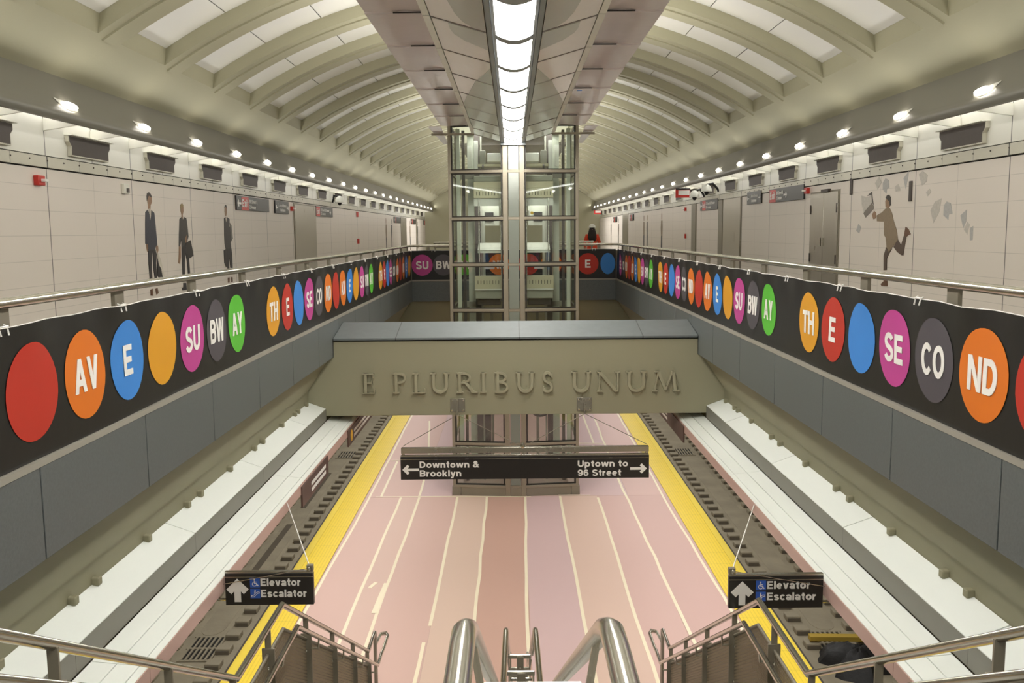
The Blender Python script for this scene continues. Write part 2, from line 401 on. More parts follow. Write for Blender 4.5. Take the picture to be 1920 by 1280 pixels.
mat('lamp_lens', (255, 252, 244), .4, var=.0, emit=26.0)
mat('downlight_lens', (255, 248, 236), .4, var=.0, emit=13.0)
mat('cove_tube', (255, 252, 244), .4, var=.0, emit=2.5)
mat('terrazzo', (150, 146, 138), .3, var=.12, vscale=30)
mat('blue_tape', (60, 120, 200), .5)
mat('skin', (176, 134, 108), .6); mat('hair_dark', (38, 30, 26), .6, var=.2); mat('helmet_white', (238, 238, 232), .3)
mat('vest_orange', (226, 74, 40), .6); mat('trousers_navy', (42, 44, 56), .8); mat('boot_brown', (70, 50, 38), .7); mat('vest_lime', (206, 198, 130), .6)
for nm, c in dict(skin=(150, 118, 92), hair=(58, 50, 44), blond=(150, 128, 86), shirt=(198, 188, 176), navy=(62, 62, 72), charcoal=(66, 62, 60), black=(52, 48, 48), white=(212, 204, 190), shoe=(106, 76, 58), bag=(58, 52, 50), grey=(120, 116, 110),
                  tan=(140, 122, 100), darkbrown=(90, 74, 64), blackp=(84, 78, 74), greyb=(128, 120, 112), paper=(196, 190, 182), page=(178, 176, 174)).items():
    mat('mosaic_' + nm, c, .5, var=.22, vscale=26)
glass('shaft_glass', (.93, .96, .94), .3)

# ------------------------------------------------------------------ structure: platform, tracks
Y0, YE = -6.0, 67.0          # near end and far end of the hall
OY0, OY1 = 1.0, 26.6         # opening in the mezzanine floor
struct('floor', MB().box(-4.17, 4.17, Y0, 70, -1.1, 0), 'platform_concrete')
for s in (-1, 1):
    struct('track_floor', MB().box(min(s * 4.17, s * 7.8), max(s * 4.17, s * 7.8), Y0, 70, -1.4, -1.1), 'track_concrete')
    struct('wall_track_' + SIDE[s], MB().box(min(s * 7.7, s * 7.9), max(s * 7.7, s * 7.9), Y0, 70, -1.4, 4.25), 'girder')
struct('wall_platform_end', MB().box(-7.9, 7.9, 70, 70.2, -1.4, 4.25), 'girder')
# mezzanine slab around the opening
fl = MB()
for x0, x1, y0, y1 in ((-7.9, -3.06, Y0, 70), (3.06, 7.9, Y0, 70), (-3.06, 3.06, Y0, OY0), (-3.06, 3.06, OY1 + .12, 70)): fl.box(x0, x1, y0, y1, 4.3, 4.7)
struct('floor_mezzanine', fl, 'terrazzo')
# girders: overhanging soffit and upright behind the reflectors, on both sides and across both ends
G = [(2.97, 4.30), (2.99, 4.216), (3.36, 3.66), (3.36, 3.40), (3.75, 3.40), (3.75, 4.30)]
for s in (-1, 1): struct('trim_girder_' + SIDE[s], MB().prism([(s * a, b) for a, b in G], OY0, OY1 + .3), 'girder')
struct('trim_girder_end', MB().prism([(OY1 + .05, 4.30), (OY1 + .05, 4.216), (OY1 + .3, 3.5), (OY1 + .8, 3.5), (OY1 + .8, 4.3)], -3.4, 3.4, 'x'), 'girder')
struct('trim_girder_near', MB().box(-3.0, 3.0, OY0 - .4, OY0, 3.6, 4.3), 'girder')

# ------------------------------------------------------------------ walls and coves
for s in (-1, 1):
    S = SIDE[s]; q = lambda a, b: (min(s * a, s * b), max(s * a, s * b))
    struct('wall_' + S, MB().box(*q(6.3, 6.6), Y0, YE, 4.7, 7.09), 'tile_' + S)
    struct('trim_reveal_' + S, MB().box(*q(6.33, 6.6), Y0, YE, 7.09, 7.27), 'dark_gap')
    struct('trim_strip_' + S, MB().box(*q(6.28, 6.4), Y0, YE, 7.11, 7.255), 'strip_' + S)
    struct('wall_upper_' + S, MB().box(*q(6.3, 6.6), Y0, YE, 7.27, 8.12), 'cove_' + S)
    # lip of the cove with its rounded edge, and the cove ceiling
    P = [(5.955, 8.27), (5.86, 8.06), (5.79, 7.92), (5.755, 7.845), (5.725, 7.80), (5.715, 7.77), (5.70, 7.755), (5.692, 7.72), (5.70, 7.68), (5.73, 7.65), (5.78, 7.65), (5.83, 7.80), (5.86, 8.06), (6.6, 8.06), (6.6, 8.27)]
    P = [(5.955, 8.27), (5.80, 7.94), (5.745, 7.835), (5.722, 7.80), (5.715, 7.775), (5.70, 7.76), (5.692, 7.72), (5.70, 7.68), (5.73, 7.65), (5.80, 7.65), (5.87, 8.04), (6.6, 8.04), (6.6, 8.27)]
    struct('trim_cove_' + S, MB().prism([(s * a, b) for a, b in P], Y0, YE), 'band_grey')
struct('wall_far', MB().box(-6.6, 6.6, YE, YE + .3, 4.7, 10.6), 'concrete_vault')

# ------------------------------------------------------------------ vault: shell with ribs and sunk coffers
R, ZC = 9.64, 0.68
TH_S, TH_C, TH_I = math.asin(5.955 / R), math.asin(5.28 / R), math.asin(2.1 / R)
PIT, CW = 2.27, 1.56
CFS = {-1: 14.37 - 2.27 * 4, 1: 13.85 - 2.27 * 4}
def vp(th, y, dr=0.0): return (math.sin(th) * (R + dr), y, ZC + math.cos(th) * (R + dr))
vb = MB()
def strip(th0, th1, y0, y1, dr, n):
    v = []
    for i in range(n + 1):
        th = th0 + (th1 - th0) * i / n; v += [vp(th, y0, dr), vp(th, y1, dr)]
    vb.add(v, [(2 * i, 2 * i + 1, 2 * i + 3, 2 * i + 2) for i in range(n)])
def side(th0, th1, y, d0, d1, n):
    v = []
    for i in range(n + 1):
        th = th0 + (th1 - th0) * i / n; v += [vp(th, y, d0), vp(th, y, d1)]
    vb.add(v, [(2 * i, 2 * i + 1, 2 * i + 3, 2 * i + 2) for i in range(n)])
EDGES = {}
for s in (-1, 1):
    EDGES[s] = [(CFS[s] + PIT * k - CW, CFS[s] + PIT * k) for k in range(40) if CFS[s] + PIT * k < YE - .3]
    y = Y0
    for (a, b) in EDGES[s]:
        strip(0, s * TH_S, y, a, 0, 30); strip(0, s * TH_I, a, b, 0, 7); strip(s * TH_C, s * TH_S, a, b, 0, 6)
        for yy in (a, b): side(s * TH_I, s * TH_C, yy, 0, .26, 26)
        for th, te in ((TH_I, TH_I), (TH_C, math.asin(5.24 / (R + .26)))):
            vb.add([vp(s * th, a, 0), vp(s * th, b, 0), vp(s * te, b, .26), vp(s * te, a, .26)], [(0, 1, 2, 3)])
        # lower flat of the rib in front of this coffer
        t1 = TH_C + .006; c0, c1 = a - .50, a - .13
        if c0 > y:
            strip(s * TH_I, s * t1, c0, c1, -.025, 26)
            for yy in (c0, c1): side(s * TH_I, s * t1, yy, 0, -.025, 26)
            vb.add([vp(s * t1, c0, 0), vp(s * t1, c1, 0), vp(s * t1, c1, -.025), vp(s * t1, c0, -.025)], [(0, 1, 2, 3)])
        y = b
    strip(0, s * TH_S, y, YE, 0, 30)
strip(-TH_S - .02, TH_S + .02, Y0, YE, .42, 60)
struct('ceiling', vb, 'concrete_vault', smooth=30)
# glossy panels, three to each half coffer
ANG = [math.asin(5.252 / (R + .19)), math.asin(4.24 / R), math.asin(3.27 / R), TH_I + .004]
PW = {0: 'lowest', 1: 'middle', 2: 'uppermost'}
for s in (-1, 1):
    for p in range(3):
        src = None
        for k, (a, b) in enumerate(EDGES[s]):
            lab = 'glossy white ceiling panel, %s in the %s coffer from the camera along the %s side' % (PW[p], nth(k + 1), SIDE[s])
            if src is None:
                pb = MB(); n = 6; v = []
                t0, t1 = ANG[p] - .0008, ANG[p + 1] + .0008
                for i in range(n + 1):
                    th = s * (t0 + (t1 - t0) * i / n)
                    v += [vp(th, a + .004, .19), vp(th, b - .004, .19), vp(th, a + .004, .21), vp(th, b - .004, .21)]
                f = [(0, 1, 3, 2), (4 * n, 4 * n + 2, 4 * n + 3, 4 * n + 1)]
                for i in range(n):
                    o = 4 * i; f += [(o, o + 4, o + 5, o + 1), (o + 2, o + 3, o + 7, o + 6), (o, o + 2, o + 6, o + 4), (o + 1, o + 5, o + 7, o + 3)]
                pb.add(v, f)
                src = solo('ceiling_panel', pb, 'panel_white', lab, 'ceiling panel', 'glossy coffer panels in the vault', loc=vp(s * (t0 + t1) / 2, a, .225))
                ya = a
            else: dup(src, src.location + Vector((0, a - ya, 0)), lab)
# ------------------------------------------------------------------ cove: fins, tubes, grilles, lights on the lip
def bx(mb, s, x0, x1, y0, y1, z0, z1): return mb.box(min(s * x0, s * x1), max(s * x0, s * x1), y0, y1, z0, z1)
for s in (-1, 1):
    S = SIDE[s]; mod, ph = (2.79, 12.6) if s < 0 else (2.75, 11.92)
    tube = MB().tube([(s * 6.12, Y0 + 1, 7.99), (s * 6.12, YE - .5, 7.99)], .022, 8)
    solo('cove_lamp_tube', tube, 'cove_tube', 'long white lamp tube above the fins in the %s cove' % S, 'lamp', loc=(s * 6.12, 30, 7.99))
    src = None; k0 = -4; n = 0
    while True:
        y = ph + mod / 2 * (k0 + n)
        if y > YE - .5: break
        n += 1
        lab = 'white cove fin between wall and grey lip, %s fin from the camera on the %s' % (nth(n), S)
        if src is None:
            fb = MB().prism([(s * 5.74, 7.675), (s * 6.3, 7.596), (s * 6.3, 7.75), (s * 5.74, 7.80)], y - .018, y + .018)
            src = solo('cove_fin', fb, 'white_metal', lab, 'fin', 'fins in the %s cove' % S, loc=(s * 6.3, y, 7.6), bevel=.004)
        else: dup(src, (s * 6.3, y, 7.6), lab)
    # dark grille boxes, one per wall module
    src = None; n = 0; k = -2
    while ph + mod * (k + .5) < YE - .6:
        y = ph + mod * (k + .5) - .16; k += 1; n += 1
        lab = 'dark wall grille box under the cove, %s from the camera on the %s wall' % (nth(n), S)
        if src is None:
            src = thing('grille_box', lab, 'grille', (s * 6.3, y, 7.30), 'grille boxes on the %s wall' % S)
            fr = (Vector((s * 6.3, y, 7.30)), Y3 if s < 0 else -Y3, Z3)
            def outl(e): return [(-.585 - e, .03 - e), (.585 + e, .03 - e), (.585 + e, .15), (.65 + e, .21), (.65 + e, .285 + e), (-.65 - e, .285 + e), (-.65 - e, .21), (-.585 - e, .15)]
            MB().poly(fr, outl(.018), 0, .06).build('housing', 'strip_left', src, bevel=.003)
            MB().poly(fr, outl(0), .05, .064).build('grille', 'grille_dark', src)
            bx(MB(), s, 6.18, 6.3, y - .68, y + .68, 7.592, 7.608).build('hood', 'white_metal', src, bevel=.003)
        else: dup(src, (s * 6.3, y, 7.30), lab)
    # bullet lights along the lip
    src = None; n = 0; y = (12.18 if s < 0 else 11.56) - 2.434 * 3
    while y < YE - 1:
        n += 1; lab = 'small oval light on the grey lip, %s from the camera on the %s side' % (nth(n), S)
        if src is None:
            src = thing('lip_light', lab, 'light', (s * 5.745, y, 7.85), 'oval lights along the %s lip' % S)
            c = Vector((s * 5.745, y, 7.85)); nrm = Vector((-s * .9, 0, .43)); up = Vector((-s * -.43, 0, .9))
            tr = MB(); ln = MB()
            for mb_, a, b, h in ((tr, .26, .072, .012), (ln, .235, .058, .035)):
                vv = [c + Y3 * (a * math.cos(2 * PI * i / 20)) + up * (b * math.sin(2 * PI * i / 20)) for i in range(20)]
                vi = [c + nrm * h + (p - c) * .82 for p in vv]; mb_.add(vv + vi, [(i, (i + 1) % 20, 20 + (i + 1) % 20, 20 + i) for i in range(20)] + [tuple(range(20, 40))])
            tr.build('trim_ring', 'white_metal', src); ln.build('lens', 'downlight_lens', src)
            cap = MB(); pk = c + Y3 * -.33 + up * .085
            b0 = [c + Y3 * -.15 + up * .07, c + Y3 * -.2 - up * .01, c + Y3 * -.12 + up * .02 + nrm * .05]
            cap.add([pk] + b0, [(0, 1, 3), (0, 3, 2), (0, 2, 1), (1, 2, 3)]); cap.build('shield', 'white_metal', src)
        else: dup(src, (s * 5.745, y, 7.85), lab)
        y += 2.434
    # screws of the strip under the grilles, nearest ones only
    st = bpy.data.objects['trim_strip_' + S]
    sc = None
    for i in range(44):
        yy = ph - 4.6 + .46 * i
        if sc is None:
            sc = MB().ball((s * 6.278, yy, 7.2), .012, n=8, m=4).build('screw', 'grille_dark', st); y_s = yy
        else:
            c = sc.copy(); COL.objects.link(c); c.parent = st; c.location = (0, yy - y_s, 0)

# ------------------------------------------------------------------ steel doors and wall panels
def door(n, s, y0, y1, z1, leaves=1, m='steel_door'):
    d = struct('door_%d' % n, bx(MB(), s, 6.285, 6.35, y0 - .05, y1 + .05, 4.7, z1 + .04), 'steel_taupe')
    wd = (y1 - y0) / leaves
    for i in range(leaves):
        bx(MB(), s, 6.268, 6.32, y0 + wd * i + .008, y0 + wd * (i + 1) - .008, 4.72, z1).build('door_leaf', m, d, bevel=.004)
    return d
door(1, -1, 26.72, 29.6, 7.03); door(2, -1, 52.3, 54.9, 7.03); door(3, 1, 25.75, 27.85, 7.08); door(4, 1, 32.0, 32.75, 7.08, m='steel_taupe'); door(5, 1, 50.75, 53.1, 7.08)
d6 = door(6, 1, 18.05, 19.7, 6.92, 2)
bx(MB(), 1, 6.24, 6.3, 18.55, 18.98, 6.93, 6.99).build('door_closer', 'grille_dark', d6)
for y in (18.80, 18.93): bx(MB(), 1, 6.225, 6.268, y - .03, y + .03, 5.85, 6.02).build('door_handle', 'steel', d6)
for y in (18.09, 19.66):
    for z in (6.6, 5.6): bx(MB(), 1, 6.255, 6.3, y - .02, y + .02, z - .09, z + .09).build('hinge', 'grille_dark', d6)
struct('trim_pilaster_1', bx(MB(), 1, 6.27, 6.35, 27.95, 28.5, 4.7, 7.09), 'steel_taupe')
struct('trim_pilaster_2', bx(MB(), -1, 6.27, 6.35, 60.5, 61.1, 4.7, 7.09), 'steel_taupe')

# ------------------------------------------------------------------ wall fittings
def strobe(s, y, z, lab, hh=.13):
    t = thing('fire_alarm_strobe', lab, 'alarm', (s * 6.3, y, z))
    bx(MB(), s, 6.23, 6.3, y - .09, y + .09, z - hh / 2, z + hh / 2).build('housing', 'alarm_red', t, bevel=.008)
    bx(MB(), s, 6.17, 6.235, y - .025, y + .06, z - .018, z + .018).build('strobe_lens', 'white_print', t, bevel=.006)
strobe(-1, 12.33, 6.925, 'red fire alarm strobe on the left wall, closest to the camera')
strobe(-1, 26.4, 6.90, 'red fire alarm strobe beside the steel panel on the left wall')
strobe(1, 19.95, 7.01, 'red fire alarm strobe beside the double steel door')
strobe(1, 33.9, 6.95, 'small red strobe on the right wall beyond the narrow grey pilaster')
def wallbox(s, y, z, wy, h, m, lab, nm='wall_box', cat='box', dep=.05):
    solo(nm, bx(MB(), s, 6.3 - dep, 6.3, y - wy / 2, y + wy / 2, z - h / 2, z + h / 2), m, lab, cat, loc=(s * 6.3, y, z), bevel=.006)
t = thing('intercom', 'cream intercom box on the left wall near the first red strobe', 'intercom', (-6.3, 15.06, 6.94))
bx(MB(), -1, 6.24, 6.3, 14.97, 15.15, 6.86, 7.02).build('housing', 'white_metal', t, bevel=.01)
bx(MB(), -1, 6.225, 6.242, 15.04, 15.12, 6.88, 6.95).build('button', 'grille_dark', t)
wallbox(-1, 37.6, 6.94, .3, .2, 'alarm_red', 'small dark red box high on the left wall before the far figures', 'call_box')
wallbox(-1, 37.65, 5.87, .3, .2, 'alarm_red', 'small dark red box low on the left wall before the far figures', 'call_box')
wallbox(1, 33.9, 5.98, .16, .16, 'alarm_red', 'small dark red box low on the right wall under a strobe', 'call_box')
wallbox(1, 17.42, 6.98, .12, .3, 'grille_dark', 'grey upright plate on the wall right of the double steel door', 'wall_plate', 'plate', .02)
wallbox(1, 14.83, 6.78, .1, .32, 'grille_dark', 'grey upright plate on the wall above the running figure', 'wall_plate', 'plate', .02)
def wall_sign(s, y0, y1, z0, z1, lab, parts, nm='wall_sign'):
    """parts: (kind, args) in metres from the lower left corner as read"""
    t = thing(nm, lab, 'sign', (s * 6.29, (y0 + y1) / 2, z0)); W_ = y1 - y0
    bx(MB(), s, 6.262, 6.3, y0, y1, z0, z1 + .02).build('panel', 'sign_black', t, bevel=.003)
    fr = (Vector((s * 6.262, y0 if s < 0 else y1, z0)), Y3 if s < 0 else -Y3, Z3)
    for k, a in parts:
        if k == 'rect': MB().poly(fr, [(a[0], a[2]), (a[1], a[2]), (a[1], a[3]), (a[0], a[3])], .0005, .002).build('red_field' if a[4] == 'sign_red' else 'field', a[4], t)
        elif k == 'text': lettering(MB(), fr, a[0], a[1], a[2], a[3], a[4], .002, .005).build('lettering', 'white_print', t)
        elif k == 'arrow': arrow(MB(), fr, *a, .002, .005).build('arrow', 'white_print', t)
        elif k == 'chair': wheelchair(t, fr, *a)
    return t
def wheelchair(t, fr, x, y, h, field=True):
    if field:
        MB().poly(fr, [(x, y), (x + h, y), (x + h, y + h), (x, y + h)], .0005, .0025).build('blue_field', 'sign_blue', t)
    k = h; m = MB()
    m.poly(fr, arc(x + .46 * k, y + .83 * k, .07 * k, .07 * k, 0, 337, 15), .003, .005)
    m.ribbon(fr, [(x + .45 * k, y + .72 * k), (x + .48 * k, y + .42 * k), (x + .68 * k, y + .42 * k), (x + .77 * k, y + .2 * k), (x + .86 * k, y + .24 * k)], .075 * k, .003, .005)
    m.ribbon(fr, [(x + .46 * k, y + .58 * k), (x + .66 * k, y + .58 * k)], .06 * k, .003, .005)
    m.ribbon(fr, arc(x + .46 * k, y + .36 * k, .21 * k, .21 * k, 110, 355, 14), .06 * k, .003, .005)
    m.build('wheelchair_symbol', 'white_print', t)
def escalator_mark(t, fr, x, y, h):
    MB().poly(fr, [(x, y), (x + h, y), (x + h, y + h), (x, y + h)], .0005, .0025).build('blue_field', 'sign_blue', t)
    k = h; m = MB(); P = lambda a, b: (x + a * k, y + b * k)
    m.ribbon(fr, [P(.1, .16), P(.1, .3), P(.3, .3), P(.68, .66), P(.9, .66), P(.92, .54), P(.74, .52), P(.38, .16)], .05 * k, .003, .005, True)
    m.poly(fr, [(x + a * k, y + b * k) for a, b in arc(.5, .86, .055, .055, 0, 330, 11)], .003, .005)
    m.ribbon(fr, [P(.49, .78), P(.46, .5)], .11 * k, .003, .005)
    m.build('escalator_symbol', 'white_print', t)
wall_sign(-1, 21.09, 23.9, 6.75, 7.05, 'black exit sign with red field, arrow on its left end, left wall beside the figures',
    [('arrow', (.2, .15, .3, 180)), ('rect', (.38, .96, 0, .3, 'sign_red')), ('text', ('Exit', .42, .07, .18, .48)), ('text', ('69 Street &', 1.02, .165, .09, .66)), ('text', ('2 Avenue', 1.02, .04, .09, .52))], 'exit_sign')
wall_sign(-1, 24.52, 26.0, 6.735, 7.055, 'black two-arrow rescue area sign on the left wall between exit sign and strobe',
    [('arrow', (.16, .16, .22, 180)), ('arrow', (1.32, .16, .22, 0)), ('chair', (.3, .17, .11, False)), ('text', ('Area of Rescue', .44, .18, .08, .72)), ('text', ('Assistance', .5, .06, .08, .55))], 'rescue_area_sign')
wall_sign(-1, 29.6, 32.35, 6.745, 7.045, 'black exit sign with right arrow above, just past the left steel panel',
    [('rect', (.02, .6, 0, .3, 'sign_red')), ('text', ('Exit', .07, .07, .18, .46)), ('text', ('72 Street & 2 Avenue', .68, .17, .085, 1.4)), ('text', ('SE corner', .68, .05, .085, .8)), ('arrow', (2.3, .15, .26, 0))], 'exit_sign')
wall_sign(1, 20.17, 22.85, 6.84, 7.14, 'black exit sign with red field, right arrow, beside the double steel door',
    [('rect', (.04, .56, 0, .3, 'sign_red')), ('text', ('Exit', .08, .07, .18, .44)), ('text', ('69 Street &', .62, .17, .085, .56)), ('text', ('2 Avenue', .62, .05, .085, .46)), ('arrow', (1.34, .15, .26, 0))], 'exit_sign')
wall_sign(1, 23.61, 25.0, 6.86, 7.16, 'black two-arrow rescue area sign on the right wall before the steel panel',
    [('arrow', (.14, .15, .2, 180)), ('arrow', (1.25, .15, .2, 0)), ('chair', (.26, .16, .11, False)), ('text', ('Area of Rescue', .4, .17, .08, .7)), ('text', ('Assistance', .46, .05, .08, .52))], 'rescue_area_sign')
wall_sign(1, 28.56, 31.2, 6.83, 7.14, 'black exit sign with left arrow between grey pilasters on the right wall',
    [('arrow', (.18, .15, .26, 180)), ('rect', (.36, .86, 0, .31, 'sign_red')), ('text', ('Exit', .4, .08, .17, .42)), ('text', ('72 Street & 2 Avenue', .92, .17, .085, 1.35)), ('text', ('SE corner', .92, .05, .085, .8))], 'exit_sign')
for i, (s, y0, y1) in enumerate(((-1, 49.2, 52.0), (-1, 57.5, 60.2), (-1, 68.7 - 3, 66.6), (1, 48.3, 49.9), (1, 56.0, 58.0))):
    wall_sign(s, y0, y1, 6.72, 7.02, ['small far black sign on the left wall before the second steel panel', 'small far black sign on the left wall past the second steel panel', 'farthest small black sign on the left wall',
        'small far black sign on the right wall before the last steel panel', 'farthest small black sign on the right wall'][i], [('arrow', (.3, .15, .24, 180)), ('rect', (.5, .8, 0, .3, 'sign_red'))], 'exit_sign')
# red framed signs hung under the lip, dome cameras
def red_sign(x, y, z0, z1, lab):
    t = thing('red_frame_sign', lab, 'sign', (x, y, z0))
    MB().box(x - .24, x + .24, y, y + .05, z0, z1).build('panel', 'sign_red', t, bevel=.004)
    MB().box(x - .15, x + .22, y - .004, y, z0 + .09, z1 - .07).build('white_field', 'white_print', t)
    MB().box(x - .24, x + .24, y - .006, y, z1 - .05, z1).build('top_bar', 'sign_black', t)
    MB().tube([(x + .1, y + .02, z1), (x + .1, y + .02, 7.68)], .012, 6).build('hanger', 'steel', t)
red_sign(5.66, 31.1, 7.27, 7.58, 'red framed sign hung under the right lip beside two dome cameras')
red_sign(5.66, 62, 7.3, 7.6, 'far red framed sign hung under the right lip near the end wall')
def dome_cam(s, x, y, z, lab):
    t = thing('dome_camera', lab, 'camera', (s * x, y, z))
    c = Vector((s * x, y, z))
    MB().ball(c, .17, .17, .22, 14, 8, 0.0).build('hood', 'machine_white', t)
    MB().ball(c - Z3 * .01, .07, .07, -.1, 10, 6, 0.0).build('lens_dome', 'black_plastic', t)
    MB().tube([(s * 6.3, y + .1, z + .0), (s * 6.25, y + .1, z + .1), (s * (x + .2), y + .05, z + .24), (s * (x + .02), y, z + .21)], .035, 8).build('bracket_arm', 'black_plastic', t)
dome_cam(-1, 6.02, 32.4, 7.26, 'white dome camera on a black arm, left wall')
dome_cam(1, 5.95, 30.6, 7.27, 'white dome camera on a black arm beside the red sign, right wall')
dome_cam(1, 5.9, 28.5, 7.36, 'white dome camera on a black arm nearer of the right pair')

# ------------------------------------------------------------------ mosaic figures on the walls
FIG_A= [('skin', [(16.05, 6.87), (16.13, 6.89), (16.21, 6.85), (16.22, 6.77), (16.15, 6.71), (16.13, 6.64), (16.04, 6.64), (16.03, 6.72), (16.01, 6.78)]), ('hair', [(16.02, 6.91), (16.1, 6.93), (16.18, 6.9), (16.22, 6.85), (16.16, 6.85), (16.09, 6.87), (16.04, 6.82), (15.99, 6.78), (15.99, 6.86)]), ('shirt', [(16.06, 6.65), (16.16, 6.63), (16.13, 6.52), (16.08, 6.44), (16.06, 6.54)]), ('navy', [(15.9, 6.59), (16.01, 6.63), (16.07, 6.54), (16.08, 6.44), (16.14, 6.54), (16.17, 6.62), (16.29, 6.58), (16.32, 6.34), (16.35, 6.02), (16.27, 5.99), (16.24, 5.94), (15.95, 5.92), (15.92, 5.97), (15.91, 6.04), (15.82, 6.05), (15.87, 6.42)]), ('skin', [(15.86, 6.04), (15.92, 6.04), (15.93, 5.97), (15.89, 5.91), (15.86, 5.97)]), ('skin', [(16.29, 6.01), (16.37, 6.01), (16.38, 5.93), (16.33, 5.88), (16.3, 5.93)]), ('black', [(15.93, 5.93), (16.24, 5.95), (16.29, 5.86), (16.24, 5.71), (16.25, 5.41), (16.16, 5.41), (16.11, 5.63), (16.12, 5.9), (16.09, 5.9), (16.03, 5.67), (16.03, 5.41), (15.93, 5.42), (15.91, 5.7)]), ('white', [(16.34, 5.88), (16.44, 5.79), (16.61, 5.44), (16.39, 5.43), (16.33, 5.62)]), ('black', [(16.3, 5.79), (16.37, 5.66), (16.45, 5.6), (16.51, 5.43), (16.36, 5.42), (16.28, 5.49)]), ('shoe', [(15.93, 5.26), (16.02, 5.27), (16.02, 5.15), (15.93, 5.16)]), ('shoe', [(16.15, 5.26), (16.23, 5.27), (16.27, 5.18), (16.19, 5.16)])]
FIG_B= [('skin', [(17.61, 6.74), (17.68, 6.77), (17.75, 6.74), (17.75, 6.64), (17.7, 6.57), (17.7, 6.49), (17.63, 6.49), (17.63, 6.58), (17.59, 6.64)]), ('blond', [(17.6, 6.76), (17.69, 6.79), (17.75, 6.76), (17.75, 6.69), (17.71, 6.73), (17.65, 6.73), (17.6, 6.66), (17.59, 6.71)]), ('charcoal', [(17.51, 6.49), (17.62, 6.53), (17.7, 6.48), (17.77, 6.53), (17.88, 6.51), (17.92, 6.35), (17.95, 6.16), (17.83, 6.04), (17.77, 5.97), (17.54, 5.96), (17.55, 6.12), (17.47, 5.97), (17.4, 5.98), (17.44, 6.19)]), ('skin', [(17.41, 5.98), (17.49, 5.98), (17.47, 5.78), (17.42, 5.65), (17.33, 5.67), (17.38, 5.83)]), ('skin', [(17.74, 6.12), (17.84, 6.19), (17.81, 6.05), (17.75, 6.04)]), ('black', [(17.54, 5.96), (17.77, 6.01), (17.88, 5.95), (17.91, 5.75), (17.93, 5.41), (17.82, 5.42), (17.79, 5.69), (17.74, 5.86), (17.67, 5.66), (17.65, 5.41), (17.52, 5.41), (17.52, 5.65)]), ('bag', [(17.78, 6.04), (18.05, 6.09), (18.17, 5.79), (17.95, 5.74), (17.79, 5.79)]), ('black', [(17.54, 5.29), (17.68, 5.28), (17.69, 5.15), (17.47, 5.15), (17.45, 5.19), (17.53, 5.21)])]
FIG_C= [('skin', [(20.3, 6.78), (20.37, 6.82), (20.44, 6.77), (20.45, 6.68), (20.4, 6.6), (20.31, 6.59), (20.28, 6.68)]), ('hair', [(20.3, 6.8), (20.37, 6.84), (20.44, 6.82), (20.45, 6.75), (20.38, 6.8), (20.29, 6.76)]), ('shirt', [(20.31, 6.58), (20.43, 6.58), (20.43, 6.43), (20.36, 6.45)]), ('charcoal', [(20.22, 6.54), (20.3, 6.57), (20.36, 6.45), (20.44, 6.57), (20.61, 6.53), (20.58, 6.37), (20.74, 6.31), (20.76, 6.11), (20.62, 6.01), (20.64, 5.88), (20.25, 5.86), (20.18, 5.99), (20.18, 6.18)]), ('grey', [(20.62, 6.45), (20.73, 6.39), (20.79, 6.09), (20.67, 6.09), (20.63, 6.26)]), ('bag', [(20.1, 5.85), (20.33, 5.89), (20.44, 5.76), (20.42, 5.51), (20.2, 5.49), (20.1, 5.58)]), ('black', [(20.32, 5.88), (20.64, 5.88), (20.68, 5.75), (20.67, 5.41), (20.52, 5.41), (20.47, 5.67), (20.41, 5.63), (20.43, 5.41), (20.3, 5.41), (20.3, 5.68)]), ('shoe', [(20.3, 5.25), (20.41, 5.25), (20.39, 5.14), (20.3, 5.14)]), ('shoe', [(20.52, 5.25), (20.62, 5.25), (20.63, 5.15), (20.55, 5.14)])]
RUNNER= [('skin', [(15.8, 6.69), (15.66, 6.7), (15.61, 6.58), (15.67, 6.53), (15.81, 6.55), (15.83, 6.65)]), ('hair', [(15.82, 6.71), (15.77, 6.75), (15.68, 6.76), (15.6, 6.71), (15.58, 6.58), (15.63, 6.57), (15.67, 6.65), (15.75, 6.68)]), ('tan', [(15.83, 6.52), (15.7, 6.55), (15.61, 6.52), (15.52, 6.44), (15.44, 6.31), (15.32, 6.18), (15.24, 6.01), (15.38, 5.93), (15.6, 5.8), (15.7, 5.88), (15.75, 6.04), (15.83, 6.09), (15.85, 6.31), (16.15, 6.32), (16.18, 6.42), (15.95, 6.47)]), ('skin', [(16.38, 6.44), (16.29, 6.5), (16.2, 6.46), (16.22, 6.37), (16.32, 6.36)]), ('darkbrown', [(15.24, 6.01), (15.11, 5.92), (15.0, 5.84), (15.01, 5.76), (15.08, 5.76), (15.25, 5.81), (15.41, 5.89)]), ('darkbrown', [(15.11, 5.92), (15.05, 6.02), (15.01, 6.08), (14.92, 6.07), (14.96, 5.94), (15.0, 5.79)]), ('shoe', [(15.0, 6.08), (14.98, 6.16), (14.96, 6.22), (14.85, 6.18), (14.76, 6.1), (14.85, 6.09), (14.92, 6.06)]), ('darkbrown', [(15.7, 5.88), (15.59, 5.8), (15.47, 5.86), (15.6, 5.76), (15.66, 5.69), (15.65, 5.5), (15.77, 5.49), (15.79, 5.74)]), ('shoe', [(15.75, 5.37), (15.62, 5.37), (15.6, 5.23), (15.84, 5.22), (15.87, 5.25), (15.75, 5.3)])]
CASE= [('blackp', [(16.65, 6.77), (16.55, 6.81), (16.43, 6.84), (16.33, 6.6), (16.38, 6.63), (16.44, 6.79), (16.54, 6.78)]), ('greyb', [(16.79, 6.47), (16.43, 6.64), (16.33, 6.59), (16.32, 6.54), (16.68, 6.39)]), ('paper', [(16.91, 6.79), (16.65, 6.75), (16.45, 6.79), (16.4, 6.65), (16.77, 6.49), (16.88, 6.63)])]
